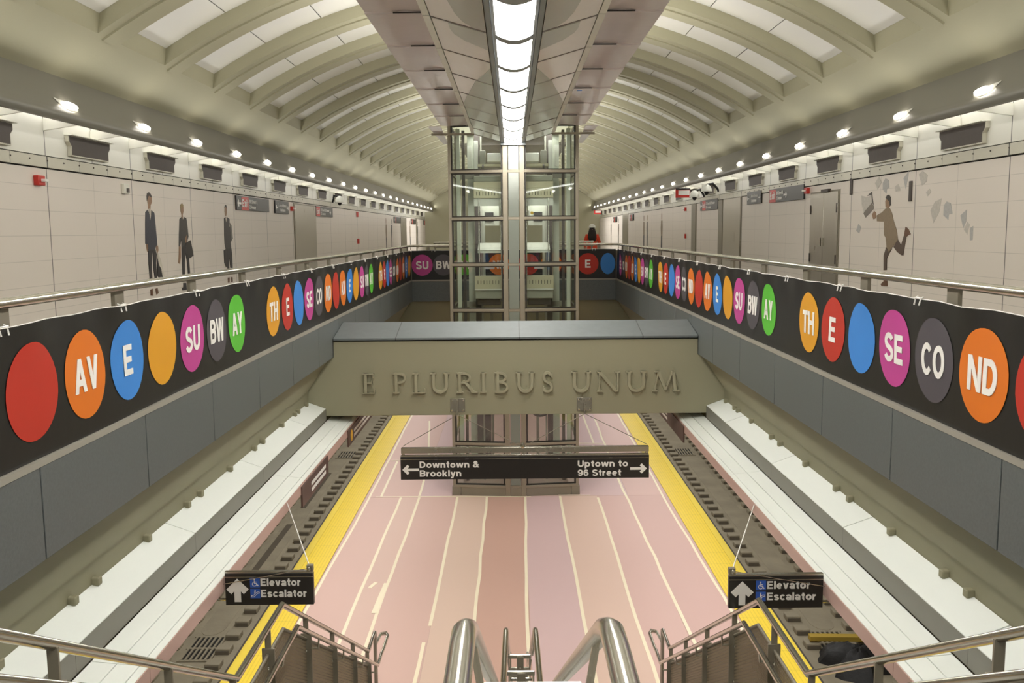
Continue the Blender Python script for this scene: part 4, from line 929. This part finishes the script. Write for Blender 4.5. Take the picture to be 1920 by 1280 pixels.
# elevator and escalator signs carried on struts from the troughs
def esc_sign(s, y, x0, x1, z0, z1, lab):
    t = thing('hanging_sign', lab, 'sign', ((x0 + x1) / 2, y, z0)); xo = x1 if s > 0 else x0; xi = x0 if s > 0 else x1
    MB().box(x0, x1, y, y + .05, z0, z1).build('panel', 'sign_black', t, bevel=.003)
    MB().box(x0, x1, y - .003, y + .002, z1 - .034, z1 - .028).build('seam_line', 'steel', t)
    MB().box(x0, x1, y + .005, y + .045, z1, z1 + .016).build('top_rail', 'steel', t)
    MB().box(xi - .0 if s > 0 else xi - .055, xi + .055 if s > 0 else xi, y, y + .05, z1 + .016, z1 + .07).build('end_plate', 'steel_taupe', t)
    fr = front_frame(x0, y, z0); h = z1 - z0; W_ = x1 - x0
    arrow(MB(), fr, W_ * .14, h * .475, h * .74, 90, wd=.27, head=.92).build('arrow', 'white_print', t)
    wheelchair(t, fr, W_ * .285, h * .565, h * .3); escalator_mark(t, fr, W_ * .285, h * .22, h * .3)
    lettering(MB(), fr, 'Elevator', W_ * .405, h * .61, h * .235, W_ * .455).build('lettering', 'white_print', t)
    lettering(MB(), fr, 'Escalator', W_ * .405, h * .255, h * .235, W_ * .52).build('lettering', 'white_print', t)
    MB().tube([(xo, y + .025, z0 + .045), (s * 2.72, y + .025, z0 + .045), (s * 2.72, y + .025, 3.018)], .013, 8).build('strut', 'steel', t)
    MB().tube([(xi + s * .03, y + .02, z1 + .05), (xi + s * .12, y + 2.4, 3.2), (s * 2.655, y + 2.1, 3.16)][:1] + [(s * 2.65, y + 2.35, 3.13)], .006, 6).build('cable', 'white_print', t)
    MB().tube([(xi + s * .03, y - .012, z1 + .05), (xo + s * .06, y - .012, z1 - .10)], .004, 6).build('cable', 'steel', t)
    MB().ball((xi + s * .03, y - .01, z1 + .045), .022, n=8, m=5).build('cable_clamp', 'steel', t)
esc_sign(-1, 7.95, -2.64, -1.85, 2.891, 3.184, 'black Elevator and Escalator sign with up arrow over the left platform edge')
esc_sign(1, 7.72, 1.82, 2.64, 2.918, 3.209, 'black Elevator and Escalator sign with up arrow over the right platform edge')
# ------------------------------------------------------------------ twin glass lift shaft
EF, EO, EB = 21.2, 21.36, 23.9           # front at the centre, front at the corners, back
ZT = 8.62
BARS = [.23, 1.25, 2.30, 3.35, 4.40, 5.45, 6.50, 7.56, ZT]
t = thing('lift_shaft', 'tall glass twin lift shaft with steel frames rising through the opening', 'lift shaft', (0, EF, 0))
def fy(x): return EF + (EO - EF) * max(0, abs(x) - .12) / 1.38
for s in (-1, 1):
    bx(MB(), s, 1.42, 1.49, EO - .03, EO + .06, 0, ZT + .14).build('corner_post', 'frame_steel', t, bevel=.006)
    bx(MB(), s, 1.42, 1.49, EB - .06, EB + .03, 0, ZT).build('corner_post', 'frame_steel', t, bevel=.006)
    bx(MB(), s, .135, .245, EF - .03, EF + .05, 0, ZT - .3).build('mullion', 'frame_steel', t, bevel=.006)
    bx(MB(), s, .255, .285, EF, EF + .05, .25, ZT - .3).build('gasket', 'frame_dark', t)
    bx(MB(), s, 1.385, 1.42, EO - .01, EO + .05, .25, ZT).build('gasket', 'frame_dark', t)
    for z in BARS:
        a = Vector((s * .2, fy(.2) - .005, z)); b = Vector((s * 1.45, fy(1.45) - .005, z))
        MB().obox(a, b, .07, .062).build('transom', 'frame_steel', t, bevel=.004)
        g = MB(); 
        for dz in (-.043, .043): g.obox(a + Z3 * dz + Y3 * .015, b + Z3 * dz + Y3 * .015, .05, .03)
        g.build('gasket', 'frame_dark', t)
        bx(MB(), s, 1.43, 1.48, EO, EB, z - .03, z + .03).build('transom', 'frame_steel', t)
    for z0, z1 in zip(BARS[:-1], BARS[1:]):
        a = Vector((s * .25, fy(.25) + .02, (z0 + z1) / 2)); b = Vector((s * 1.42, fy(1.42) + .02, (z0 + z1) / 2))
        MB().obox(a, b, .014, z1 - z0 - .06).build('glass_pane', 'shaft_glass', t)
        bx(MB(), s, 1.45, 1.462, EO + .05, EB - .05, z0 + .03, z1 - .03).build('glass_pane', 'shaft_glass', t)
    MB().prism([(s * .25, EF - .02), (s * 1.30, EO - .045), (s * 1.30, EO + .03), (s * .25, EF + .05)], 0, .2, 'z').build('base_panel', 'steel_taupe', t, bevel=.004)
    bx(MB(), s, 1.31, 1.51, EO - .05, EO + .08, 0, .21).build('base_panel', 'steel_taupe', t, bevel=.004)
MB().box(-.13, .13, EF - .025, EF + .05, 0, .2).build('base_panel', 'steel_taupe', t, bevel=.004)
for z0, z1 in zip(BARS[:-1], BARS[1:]):
    MB().box(-.118, .118, EF - .005, EF + .02, z0 + .03, min(z1, ZT - .35) - .03).build('column_panel', 'column_panel', t, bevel=.004)
    MB().box(-.135, .135, EF - .012, EF + .03, z0 - .028, z0 + .028).build('transom', 'frame_steel', t)
# posts, guide rails and fittings inside
for s in (-1, 1):
    bx(MB(), s, 1.27, 1.36, 22.3, 22.45, .2, ZT).build('shaft_post', 'shaft_green', t)
    bx(MB(), s, .98, 1.14, 23.3, 23.5, 0, ZT).build('shaft_post', 'shaft_green', t)
    bx(MB(), s, 1.17, 1.24, 22.6, 22.72, 0, ZT).build('guide_rail', 'grille_dark', t)
    bx(MB(), s, .82, .95, 22.9, 23.05, 0, ZT).build('guide_rail', 'grille_dark', t)
    bx(MB(), s, .76, .80, 22.7, 22.75, 0, ZT).build('guide_rail', 'shaft_grey', t)
    for z in (2.3, 4.4, 6.5, 7.56): bx(MB(), s, .76, 1.36, 23.1, 23.2, z - .06, z + .06).build('cross_tie', 'shaft_grey', t)
    # machinery at the head of the shaft
    bx(MB(), s, .30, .62, 22.4, 22.9, 7.86, 8.06).build('machine_box', 'machine_white', t, bevel=.01)
    bx(MB(), s, .3, .85, 22.3, 22.5, 7.74, 7.80).build('machine_beam', 'car_panel', t)
    bx(MB(), s, .66, .80, 22.35, 22.7, 7.8, 8.12).build('machine_box', 'shaft_grey', t, bevel=.01)
    bx(MB(), s, .84, .93, 22.3, 22.45, 7.6, 8.35).build('cable_tray', 'machine_white', t)
    pu = MB(); pu.tube([(s * .72 - .02, 22.3, 7.7), (s * .72 + .02, 22.3, 7.7)], .09, 16); pu.build('pulley', 'grille_dark', t)
    bx(MB(), s, 1.0, 1.1, 22.5, 22.6, 7.75, 8.25).build('control_box', 'machine_white', t)
    lm = MB(); lm.obox((s * .82, 22.2, 7.42), (s * .92, 22.2, 7.34), .05, .05); lm.build('work_lamp', 'lamp_lens', t)
    lm = MB(); lm.obox((s * .36, 22.2, 7.34), (s * .44, 22.2, 7.25), .05, .05); lm.build('work_lamp', 'lamp_lens', t)
# frames and door leaves at platform level seen through the lowest glass
for s in (-1, 1):
    for x in (.55, .95): bx(MB(), s, x, x + .07, 23.55, 23.65, 0, 4.2).build('back_frame', 'steel_taupe', t)
    bx(MB(), s, .5, 1.0, 23.55, 23.62, 1.65, 1.72).build('back_frame', 'car_panel', t)
MB().box(-.95, -.62, 23.2, 23.3, .25, 3.6).build('back_leaf', 'cable_dark', t)
cb = MB(); cb.tube([(.32, 22.6, 3.2)] + [(.62 + .3 * math.cos(a), 22.6, 2.0 + .36 * math.sin(a)) for a in [PI + PI * i / 14 for i in range(15)]] + [(.92, 22.6, 3.3)], .03, 8)
cb.tube([(.36, 22.66, 3.2)] + [(.62 + .24 * math.cos(a), 22.66, 2.02 + .3 * math.sin(a)) for a in [PI + PI * i / 14 for i in range(15)]] + [(.88, 22.66, 3.3)], .03, 8)
cb.build('cable_loop', 'cable_dark', t)
# the two cars
for s in (-1, 1):
    S = SIDE[s]; t = thing('lift_car', 'lift car with slotted cream panels in the %s half of the glass shaft' % S, 'lift car', (s * .6, 22, 4.45))
    x0, x1 = .28, .93
    bx(MB(), s, x0, x1, 21.8, 21.86, 4.86, 5.17).build('slotted_apron', 'car_panel', t, bevel=.004)
    sl = MB()
    for i in range(8): bx(sl, s, x0 + .08 + .07 * i, x0 + .092 + .07 * i, 21.792, 21.805, 4.97, 5.06)
    sl.build('slots', 'frame_dark', t)
    bx(MB(), s, x0, x1, 21.78, 21.86, 4.83, 4.86).build('apron_edge', 'machine_white', t)
    bx(MB(), s, x0, x1, 21.86, 23.4, 4.62, 4.86).build('floor_unit', 'car_grey', t, bevel=.02)
    bx(MB(), s, x0 + .05, x1 - .05, 22.1, 23.3, 4.45, 4.6).build('under_gear', 'grille_dark', t, bevel=.02)
    bx(MB(), s, x0, x1, 21.8, 21.86, 6.98, 7.2).build('slotted_header', 'car_panel', t, bevel=.004)
    sl = MB()
    for i in range(8): bx(sl, s, x0 + .08 + .07 * i, x0 + .092 + .07 * i, 21.792, 21.805, 7.04, 7.13)
    sl.build('slots', 'frame_dark', t)
    bx(MB(), s, x0, x1, 21.84, 23.4, 7.2, 7.36).build('roof_unit', 'car_panel', t, bevel=.01)
    bx(MB(), s, x0, x1, 21.9, 23.4, 7.36, 7.5).build('roof_gear', 'car_grey', t, bevel=.02)
    bx(MB(), s, x0, x1, 21.84, 21.87, 6.80, 6.98).build('light_band', 'machine_white', t)
    for x in (x0, .80): bx(MB(), s, x, x + .03, 21.82, 21.87, 5.17, 6.98).build('car_frame', 'steel', t)
    bx(MB(), s, .72, x1, 23.25, 23.35, 4.86, 6.98).build('back_panel', 'car_grey', t)
    bx(MB(), s, .36, .72, 23.28, 23.34, 6.35, 6.98).build('back_panel', 'car_grey', t)
    bx(MB(), s, .50, .72, 23.25, 23.27, 6.45, 6.68).build('display', 'sign_black', t)
    mb = MB().prism([(22.0, 5.74), (22.6, 5.90), (22.6, 5.93), (22.0, 5.77)], min(s * .3, s * .86), max(s * .3, s * .86), 'x'); mb.build('sloping_tray', 'car_grey', t)
    bx(MB(), s, .3, .86, 21.97, 22.02, 5.70, 5.745).build('tray_edge', 'machine_white', t)
    bx(MB(), s, .5, .74, 22.9, 22.95, 5.28, 5.42).build('inner_plate', 'spine_lilac', t)
    if s > 0:
        MB().tube([(.43, 21.9, 6.63), (.43, 21.92, 6.63)], .038, 16).build('floor_button', 'sign_yellow', t); MB().box(.33, .37, 21.9, 21.92, 6.58, 6.68).build('sticker', 'white_print', t)

# ------------------------------------------------------------------ platform surface: tactile strips, paper runners, tape
for s in (-1, 1):
    S = SIDE[s]
    t = thing('tactile_strip', 'yellow ribbed warning strip along the %s platform edge' % S, 'warning strip', (s * 3.85, 20, 0))
    bx(MB(), s, 3.56, 4.02, Y0, 69.9, .001, .014).build('ribbed_mat', 'yellow_tactile', t)
    bx(MB(), s, 4.025, 4.16, Y0, 69.9, .001, .012).build('edge_band', 'edge_yellow', t)
    bx(MB(), s, 4.165, 4.20, Y0, 69.9, -.22, .0).build('rubbing_edge', 'edge_dark', t)
XS = [-3.54, -2.72, -2.29, -1.385, -.695, .19, 1.04, 1.91, 2.62, 3.54]
ORD9 = ['far left', 'second from the left', 'third from the left', 'fourth from the left', 'middle', 'fourth from the right', 'third from the right', 'second from the right', 'far right']
for i in range(9):
    solo('paper_runner', MB().box(XS[i] + .003, XS[i + 1] - .003, 12.0, 21.17, .001, .004), 'paper_%d' % i, 'pink protective paper runner on the platform before the lifts, %s' % ORD9[i], 'floor paper', 'pink paper runners')
for i, (x0, x1, lab) in enumerate(((-3.54, -2.29, 'outer one left of the lifts'), (-2.285, -1.52, 'inner one left of the lifts'), (1.52, 2.64, 'inner one right of the lifts'), (2.645, 3.54, 'outer one right of the lifts'))):
    solo('paper_runner', MB().box(x0, x1 - .004, 21.18, 60, .001, .004), 'paper_%d' % (0, 5, 5, 7)[i], 'pink protective paper runner on the platform, ' + lab, 'floor paper', 'pink paper runners')
solo('paper_runner', MB().box(-1.515, 1.515, 24.0, 60, .001, .004), 'paper_0', 'pink protective paper sheet on the platform behind the lift shaft', 'floor paper', 'pink paper runners')
def tape(pts, lab, wd=.055, z=.0078):
    rnd = random.Random(len(lab) + int(pts[0][0] * 37)); P = []
    for (a, b), (c, d) in zip(pts[:-1], pts[1:]):
        n = max(2, int(math.hypot(c - a, d - b) / .9))
        P += [(a + (c - a) * i / n + (rnd.random() - .5) * .03 * (i > 0), b + (d - b) * i / n) for i in range(n)]
    P.append(pts[-1])
    mb = MB().ribbon((Vector((0, 0, 0)), X3, Y3), P, wd, z - .003, z)
    solo('tape_strip', mb, 'tape', lab, 'tape', 'cream tape on the pink paper', loc=(P[0][0], P[0][1], 0), smooth=0)
tape([(-2.72, 12.02), (-2.73, 13.7), (-2.715, 21.15)], 'cream tape strip on the paper in front of the lifts, first from the left')
tape([(-2.31, 12.02), (-2.305, 13.5), (-2.28, 21.15)], 'cream tape strip on the paper in front of the lifts, second from the left')
tape([(-1.40, 14.0), (-1.384, 21.15)], 'cream tape strip on the paper in front of the lifts, third from the left')
tape([(-1.45, 12.02), (-1.44, 13.4)], 'short cream tape strip near the stairs, continuing the third line')
tape([(-.70, 12.02), (-.70, 14.2), (-.69, 21.15)], 'cream tape strip on the paper in front of the lifts, fourth from the left')
tape([(.13, 12.02), (.145, 14), (.217, 21.15)], 'cream tape strip on the paper in front of the lifts, close to the middle')
tape([(1.07, 12.02), (1.055, 14.1), (1.034, 21.15)], 'cream tape strip on the paper in front of the lifts, third from the right')
tape([(1.92, 12.02), (1.912, 13.2), (1.911, 21.0)], 'cream tape strip on the paper in front of the lifts, second from the right')
tape([(2.70, 12.02), (2.664, 13.4), (2.572, 22.5), (2.648, 30.1)], 'long cream tape strip running past the right of the lifts')
tape([(-3.32, 21.2), (-1.2, 21.19), (.35, 21.1)], 'cream tape strip across the paper at the foot of the lift shaft', .05, .0112)
tape([(1.0, 21.24), (1.75, 21.2)], 'short cream tape strip across at the right foot of the lift shaft', .04, .0112)
tape([(-3.19, 21.25), (-3.227, 24.6)], 'cream tape strip along the paper left of the lift shaft, outer short one')
tape([(-2.29, 21.25), (-2.315, 22.7), (-2.40, 25.0), (-2.83, 30.0)], 'cream tape strip along the paper left of the lift shaft, inner long one')
tape([(-3.4, 24.7), (-2.45, 24.72)], 'cream tape strip across the paper left of the lift shaft', .045, .0112)
tape([(1.80, 26.6), (2.66, 26.5)], 'cream tape strip across the paper right of the lift shaft', .05, .0112)
tape([(2.30, 26.6), (2.28, 36)], 'cream tape strip far right behind the hanging sign')
tape([(-3.505, 12.02), (-3.505, 15.4), (-3.46, 20), (-3.505, 30.6), (-3.505, 50)], 'long cream tape edging the left yellow strip', .05)
tape([(3.505, 12.02), (3.505, 15), (3.44, 20), (3.505, 30.3), (3.505, 50)], 'long cream tape edging the right yellow strip', .05)
tape([(-2.60, 15.6), (-2.52, 15.85)], 'small scrap of cream tape beside the first line', .07)
tape([(-2.36, 14.5), (-2.33, 15.8)], 'doubled piece of cream tape over the second line', .09, .0112)

# ------------------------------------------------------------------ tracks: blocks, drains, channel, debris
for s in (-1, 1):
    S = SIDE[s]
    for row, (xc, rn) in enumerate(((5.17, 'platform-side'), (6.15, 'outer'))):
        src = None
        for k in range(46):
            y = 12.6 + .58 * k + (.18 if row else 0); lab = 'concrete sleeper block on the %s track, %s row, %s from the camera' % (S, rn, nth(k + 1))
            if s > 0 and abs(y - 14.75) < .75 and k: continue
            if src is None:
                src = thing('sleeper_block', lab, 'sleeper block', (s * xc, y, -1.1), 'sleeper blocks of the tracks')
                bx(MB(), s, xc - .13 - .03 * row, xc + .13 + .03 * row, y - .12, y + .11, -1.1, -1.0).build('block', 'block_concrete', src, bevel=.015)
                bx(MB(), s, xc - .11 - .03 * row, xc + .11 + .03 * row, y - .14, y - .12, -1.1, -1.03).build('painted_shadow', 'block_shadow', src)  # dark bar stands in for the shadow at the block's front
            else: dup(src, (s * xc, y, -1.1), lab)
    # drainage channel and grates
    ch = MB().poly((Vector((s * 5.66, 0, -1.1)), X3, Y3), [(.22, 16.5), (.22, 29.0), *arc(0, 29.0, .22, .3, 0, 180, 10)[1:], (-.22, 16.5), *arc(0, 16.5, .22, .35, 180, 360, 10)[1:-1]], .0, .006)
    solo('drain_channel', ch, 'track_concrete', 'long round-ended strip of smooth concrete down the middle of the %s track' % S, 'channel', loc=(s * 5.66, 20, -1.1))
    for j, (y, wd) in enumerate(((15.6, .95), (29.9, .9))):
        t = thing('drain_grate', '%s drain grate set in the %s track bed' % (('nearer', 'farther')[j], S), 'drain grate', (s * 5.55, y, -1.1))
        bx(MB(), s, 5.30, 5.86, y - wd / 2, y + wd / 2, -1.1, -1.094).build('pit', 'dark_gap', t)
        for i in range(7): bx(MB(), s, 5.30 + .086 * i, 5.336 + .086 * i, y - wd / 2, y + wd / 2, -1.096, -1.075).build('bar', 'block_concrete', t)
        for q in (-wd / 2, 0, wd / 2): bx(MB(), s, 5.28, 5.88, y + q - .025, y + q + .025, -1.096, -1.078).build('cross_bar', 'block_concrete', t)
    for a, b, x, wd, lab in ((18.5, 22.6, 5.72, .075, 'nearer'), (24.0, 27.6, 5.7, .07, 'farther')):
        if s > 0: continue
        solo('dark_groove', bx(MB(), s, x - wd, x + wd, a, b, -1.0935, -1.088), 'track_stain', '%s long dark stain streak down the left track' % lab, 'stain', loc=(s * x, a, -1.095))
tm = MB().obox((5.12, 15.5, -.93), (6.30, 15.45, -.93), .14, .09); solo('timber', tm, 'timber', 'yellow timber lying across the right track blocks', 'timber', loc=(5.7, 15.5, -.97), bevel=.008)
hp = MB(); rnd = random.Random(3); n, m = 28, 9; v = []; f = []
for i in range(m + 1):
    for j in range(n):
        a = 2 * PI * j / n; r = i / m
        rr = (.62 + .16 * math.sin(3 * a + 1) + .08 * math.sin(7 * a)) * r
        z = -1.09 + .34 * (1 - r * r) ** .8 + (rnd.random() - .5) * .07 * (r < .95) * (r > .05)
        v.append((5.72 + rr * math.cos(a), 14.75 + rr * .9 * math.sin(a), max(-1.098, z) if i < m else -1.099))
f = [(i * n + j, i * n + (j + 1) % n, (i + 1) * n + (j + 1) % n, (i + 1) * n + j) for i in range(m) for j in range(n)]
solo('plastic_heap', hp.add(v, f), 'black_plastic', 'crumpled heap of black plastic on the right track beside the timber', 'plastic heap', loc=(5.72, 14.75, -1.09), smooth=50)

# ------------------------------------------------------------------ stairs down to the platform with rails
def flight(y0, z0, z1, slope, nm):
    n = round((z0 - z1) / .175); dz = (z0 - z1) / n; dy = dz / slope; mb = MB()
    for i in range(n): mb.box(-1.86, 1.86, y0 + dy * i, y0 + dy * (i + 1) + .02, z0 - dz * (i + 1) - .18, z0 - dz * (i + 1))
    return struct(nm, mb, 'terrazzo'), y0 + dy * n
ZLAND = 2.22
_, ye = flight(1.35, 4.7, ZLAND, .57, 'floor_stair_upper')
struct('floor_landing', MB().box(-1.86, 1.86, ye, 7.15, ZLAND - .2, ZLAND), 'terrazzo')
_, ye2 = flight(7.15, ZLAND, 0, .57, 'floor_stair_lower')
struct('floor_stair_head', MB().box(-1.86, 1.86, .9, 1.37, 4.4, 4.7), 'terrazzo')
for s in (-1, 1):
    S = SIDE[s]
    struct('trim_stringer_' + S, bx(MB().prism([(.9, 4.45), (.9, 4.78), (1.4, 4.78), (5.8, 2.32), (7.2, 2.32), (11.1, .1), (11.1, -.0), (10.8, 0), (7.1, 1.95), (5.7, 1.95), (1.35, 4.4)], min(s * 1.86, s * 1.93), max(s * 1.86, s * 1.93), 'x'), s, 1.86, 1.9, 7.0, 7.05, 0.5, 2.0), 'steel_taupe')
    # guard rail with wire mesh
    t = thing('stair_guard', 'steel guard rail with wire mesh on the %s side of the stairs' % S, 'guard rail', (s * 1.885, 6, 2.3))
    gz = lambda y: 5.67 - .57 * (max(1.6, min(y, 5.78)) - 1.6) - .57 * (max(7.0, min(y, 11.0)) - 7.0)
    path = [.6, 1.6, 5.78, 7.0, 11.0, 11.55]
    MB().tube([(s * 1.885, y, gz(y)) for y in path], .024, 14).build('top_rail', 'steel_bright', t)
    lo = [1.65, 5.78, 7.0, 11.0]
    MB().tube([(s * 1.885, y, gz(y) - .2) for y in lo], .014, 8).build('mesh_rail', 'steel_taupe', t)
    MB().tube([(s * 1.885, y, gz(y) - .92) for y in lo], .014, 8).build('mesh_rail', 'steel_taupe', t)
    wm = MB(); y = 1.7
    while y < 11.0:
        wm.obox((s * 1.885, y, gz(y) - .92), (s * 1.885, y, gz(y) - .2), .004, .008, (0, 1, 0)); y += .022
    for k in range(23):
        d = .22 + .0305 * k
        for a, b in zip(lo[:-1], lo[1:]): wm.obox((s * 1.885, a, gz(a) - d), (s * 1.885, b, gz(b) - d), .004, .007)
    wm.build('wire_mesh', 'wire', t, smooth=0)
    for y in (1.0, 2.35, 3.5, 4.65, 5.7, 6.55, 7.75, 8.85, 9.95, 10.9):
        base = gz(y) - 1.08
        bx(MB(), s, 1.835, 1.93, y - .008, y + .008, base, gz(y) - .15).build('post', 'steel_taupe', t, bevel=.003)
        bx(MB(), s, 1.86, 1.905, y - .006, y + .006, gz(y) - .2, gz(y) - .01).build('post_head', 'steel_taupe', t)
        for dz in (.3, .62): MB().ball((s * 1.885, y - .009, gz(y) - dz), .014, n=8, m=5).build('bolt', 'steel_bright', t)
    # handrail on brackets inside the guard
    t = thing('stair_handrail', 'round steel handrail on brackets along the %s side of the stairs' % S, 'handrail', (s * 1.77, 6, 2.3))
    hz = lambda y: gz(y) - .185
    e = hz(11.4)
    MB().tube([(s * 1.77, y, hz(y)) for y in (.7, 1.6, 5.78, 7.0, 11.0, 11.35)] + [(s * 1.77, 11.45, hz(11.35) - .02), (s * 1.76, 11.85, hz(11.35) - .0), (s * 1.79, 11.93, hz(11.35)), (s * 1.86, 11.9, hz(11.35)), (s * 1.885, 11.6, hz(11.35))], .021, 12).build('tube', 'steel_bright', t)
    for y in (1.0, 2.35, 3.5, 4.65, 6.55, 7.75, 8.85, 9.95, 10.9):
        MB().tube([(s * 1.86, y, hz(y) - .1), (s * 1.78, y, hz(y) - .1), (s * 1.77, y, hz(y) - .015)], .009, 6).build('bracket', 'steel', t)
    bx(MB(), s, 1.87, 1.90, 11.5, 11.62, 0, gz(11.5) - .02).build('end_post', 'steel_taupe', t)
# double centre rail
t = thing('centre_handrail', 'double brushed steel centre handrail running down the stairs', 'handrail', (0, 4, 2.3))
cz = lambda y: 5.49 - .57 * (max(1.62, min(y, 5.90)) - 1.62) - .57 * (max(7.04, min(y, 11.2)) - 7.04)
for s in (-1, 1):
    P = [(s * .133, .45, cz(0)), (s * .133, 1.50, cz(0)), (s * .133, 1.58, cz(0) - .004), (s * .133, 1.65, cz(0) - .03), (s * .133, 1.72, cz(1.72) - .004), (s * .133, 5.90, cz(5.9)), (s * .118, 6.97, cz(7)), (s * .118, 7.03, cz(7) - .01), (s * .118, 7.1, cz(7.1)), (s * .118, 11.2, cz(11.2)), (s * .118, 11.6, cz(11.2))]
    MB().tube(P, .0225, 20).build('tube', 'steel_bright', t)
for y, zt_ in ((.8, 0), (1.86, 0), (3.4, 0), (5.0, 0), (6.55, 0), (8.2, 0), (9.8, 0), (11.1, 0)):
    b = max(.01, cz(y) - .88)
    MB().box(-.032, .032, y - .02, y + .02, b, cz(y) - .118).build('post', 'steel_taupe', t, bevel=.004)
    MB().box(-.12, .10, y - .012, y + .012, cz(y) - .14, cz(y) - .107).build('cross_plate', 'machine_white' if y == 1.86 else 'steel', t, bevel=.003)
    MB().box(-.11, .11, y - .012, y + .012, cz(y) - .36, cz(y) - .335).build('cross_plate', 'steel', t, bevel=.003)
    for s in (-1, 1):
        MB().tube([(s * .115, y, cz(y) - .115), (s * .13, y, cz(y) - .018)], .009, 6).build('bracket', 'steel', t)
        MB().tube([(s * .09, y, cz(y) - .34), (s * .09, y, cz(y) - .12)], .008, 6).build('tie_rod', 'steel', t)
    MB().ball((0, y - .022, cz(y) - .22), .012, n=8, m=5).build('bolt', 'steel_bright', t)

# ------------------------------------------------------------------ beyond the opening: short rails, worker
for s in (-1, 1):
    S = SIDE[s]; t = thing('short_railing', 'short low steel railing beyond the opening on the %s of the lifts' % S, 'railing', (s * 2.0, 29.6, 4.7))
    for z, r in ((5.86, .035), (5.74, .03)): MB().tube([(s * 1.2, 29.6, z), (s * 2.55, 29.6, z)], r, 10).build('rail', 'steel_bright', t)
    for x in (1.3, 2.5): MB().tube([(s * x, 29.6, 4.7), (s * x, 29.6, 5.84)], .028, 8).build('post', 'steel_taupe', t)
    bx(MB(), s, 1.3, 2.5, 29.59, 29.61, 4.8, 5.62).build('infill', 'grille_dark', t)
PX, PY, PZ = 2.80, 33.0, 4.7
t = thing('person', 'person with long dark hair, white helmet and orange vest standing behind the right rail', 'person', (PX, PY, PZ))
def P_(x, y, z): return Vector((PX + x, PY + y, PZ + z))
def limb(mb, pts, rs, n=12): mb.tube(pts, rs, n)
# trunk, neck and head as one lofted surface; limbs share its mesh
def loft(mb, secs, n=16):
    v = []
    for (x, y, z, a, b) in secs: v += [P_(x + a * math.cos(2 * PI * j / n), y + b * math.sin(2 * PI * j / n), z) for j in range(n)]
    m = len(secs); f = [(i * n + j, i * n + (j + 1) % n, (i + 1) * n + (j + 1) % n, (i + 1) * n + j) for i in range(m - 1) for j in range(n)]
    mb.add(v, f + [tuple(range(n))[::-1], tuple((m - 1) * n + j for j in range(n))])
body = MB()
loft(body, [(0, 0, .84, .15, .1), (0, 0, .92, .165, .115), (0, 0, 1.04, .14, .10), (0, 0, 1.2, .165, .11), (0, 0, 1.32, .18, .11), (0, 0, 1.39, .13, .085), (0, 0, 1.425, .06, .06), (0, -.01, 1.48, .052, .056), (0, -.03, 1.50, .062, .08), (0, -.03, 1.56, .074, .092), (0, -.03, 1.62, .074, .095), (0, -.02, 1.67, .05, .065), (0, -.02, 1.69, .015, .02)])
limb(body, [P_(-.17, 0, 1.36), P_(-.25, .0, 1.10), P_(-.24, .12, .92), P_(-.23, .17, .86)], [.05, .042, .03, .03])
limb(body, [P_(.17, 0, 1.36), P_(.25, .0, 1.10), P_(.24, .12, .92), P_(.23, .17, .86)], [.05, .042, .03, .03])
for s in (-1, 1):
    limb(body, [P_(s * .085, 0, .9), P_(s * .09, .01, .48), P_(s * .09, .03, .07)], [.085, .06, .042])
    for k in range(4): body.tube([P_(s * .23 + (k - 1.5) * .018, .17, .86), P_(s * .23 + (k - 1.5) * .02, .20, .82), P_(s * .23 + (k - 1.5) * .019, .19, .785)], [.009, .008, .006], 6)
    body.tube([P_(s * .20, .16, .86), P_(s * .185, .18, .83)], [.01, .008], 6)
body.tube([P_(0, -.12, 1.56), P_(0, -.142, 1.545), P_(0, -.12, 1.53)], [.008, .012, .01], 6)
body.build('body', 'skin', t, smooth=70)
v_ = MB(); loft(v_, [(0, 0, .82, .185, .125), (0, 0, .95, .185, .13), (0, 0, 1.06, .165, .118), (0, 0, 1.2, .185, .128), (0, 0, 1.33, .205, .125), (0, 0, 1.4, .15, .1), (0, 0, 1.43, .075, .075)])
for s in (-1, 1): limb(v_, [P_(s * .16, 0, 1.37), P_(s * .255, 0, 1.10), P_(s * .245, .11, .94)], [.066, .056, .045])
v_.build('orange_vest', 'vest_orange', t, smooth=70)
b_ = MB(); loft(b_, [(0, 0, 1.0, .182, .127), (0, 0, 1.06, .172, .122)]); b_.build('reflective_band', 'vest_lime', t, smooth=70)
tr_ = MB(); loft(tr_, [(0, 0, .80, .16, .115), (0, 0, .92, .172, .12), (0, 0, .97, .165, .115)])
for s in (-1, 1): limb(tr_, [P_(s * .085, 0, .86), P_(s * .09, .01, .48), P_(s * .09, .03, .1)], [.1, .075, .062])
tr_.build('trousers', 'trousers_navy', t, smooth=70)
for s in (-1, 1): MB().ball(P_(s * .09, -.03, .0), .055, .14, .09, 12, 5, 0.0).build('boot', 'boot_brown', t)
h_ = MB(); loft(h_, [(0, -.09, 1.12, .09, .03), (0, -.1, 1.22, .15, .055), (0, -.07, 1.36, .155, .09), (0, -.04, 1.5, .125, .11), (0, -.03, 1.6, .09, .105), (0, -.025, 1.66, .07, .085), (0, -.02, 1.69, .03, .04)]); h_.build('long_hair', 'hair_dark', t, smooth=70)
hm = MB(); loft(hm, [(0, -.02, 1.615, .135, .155), (0, -.02, 1.63, .118, .135), (0, -.02, 1.68, .108, .125), (0, -.02, 1.725, .075, .09), (0, -.02, 1.745, .02, .025)]); hm.build('helmet', 'helmet_white', t, smooth=60)
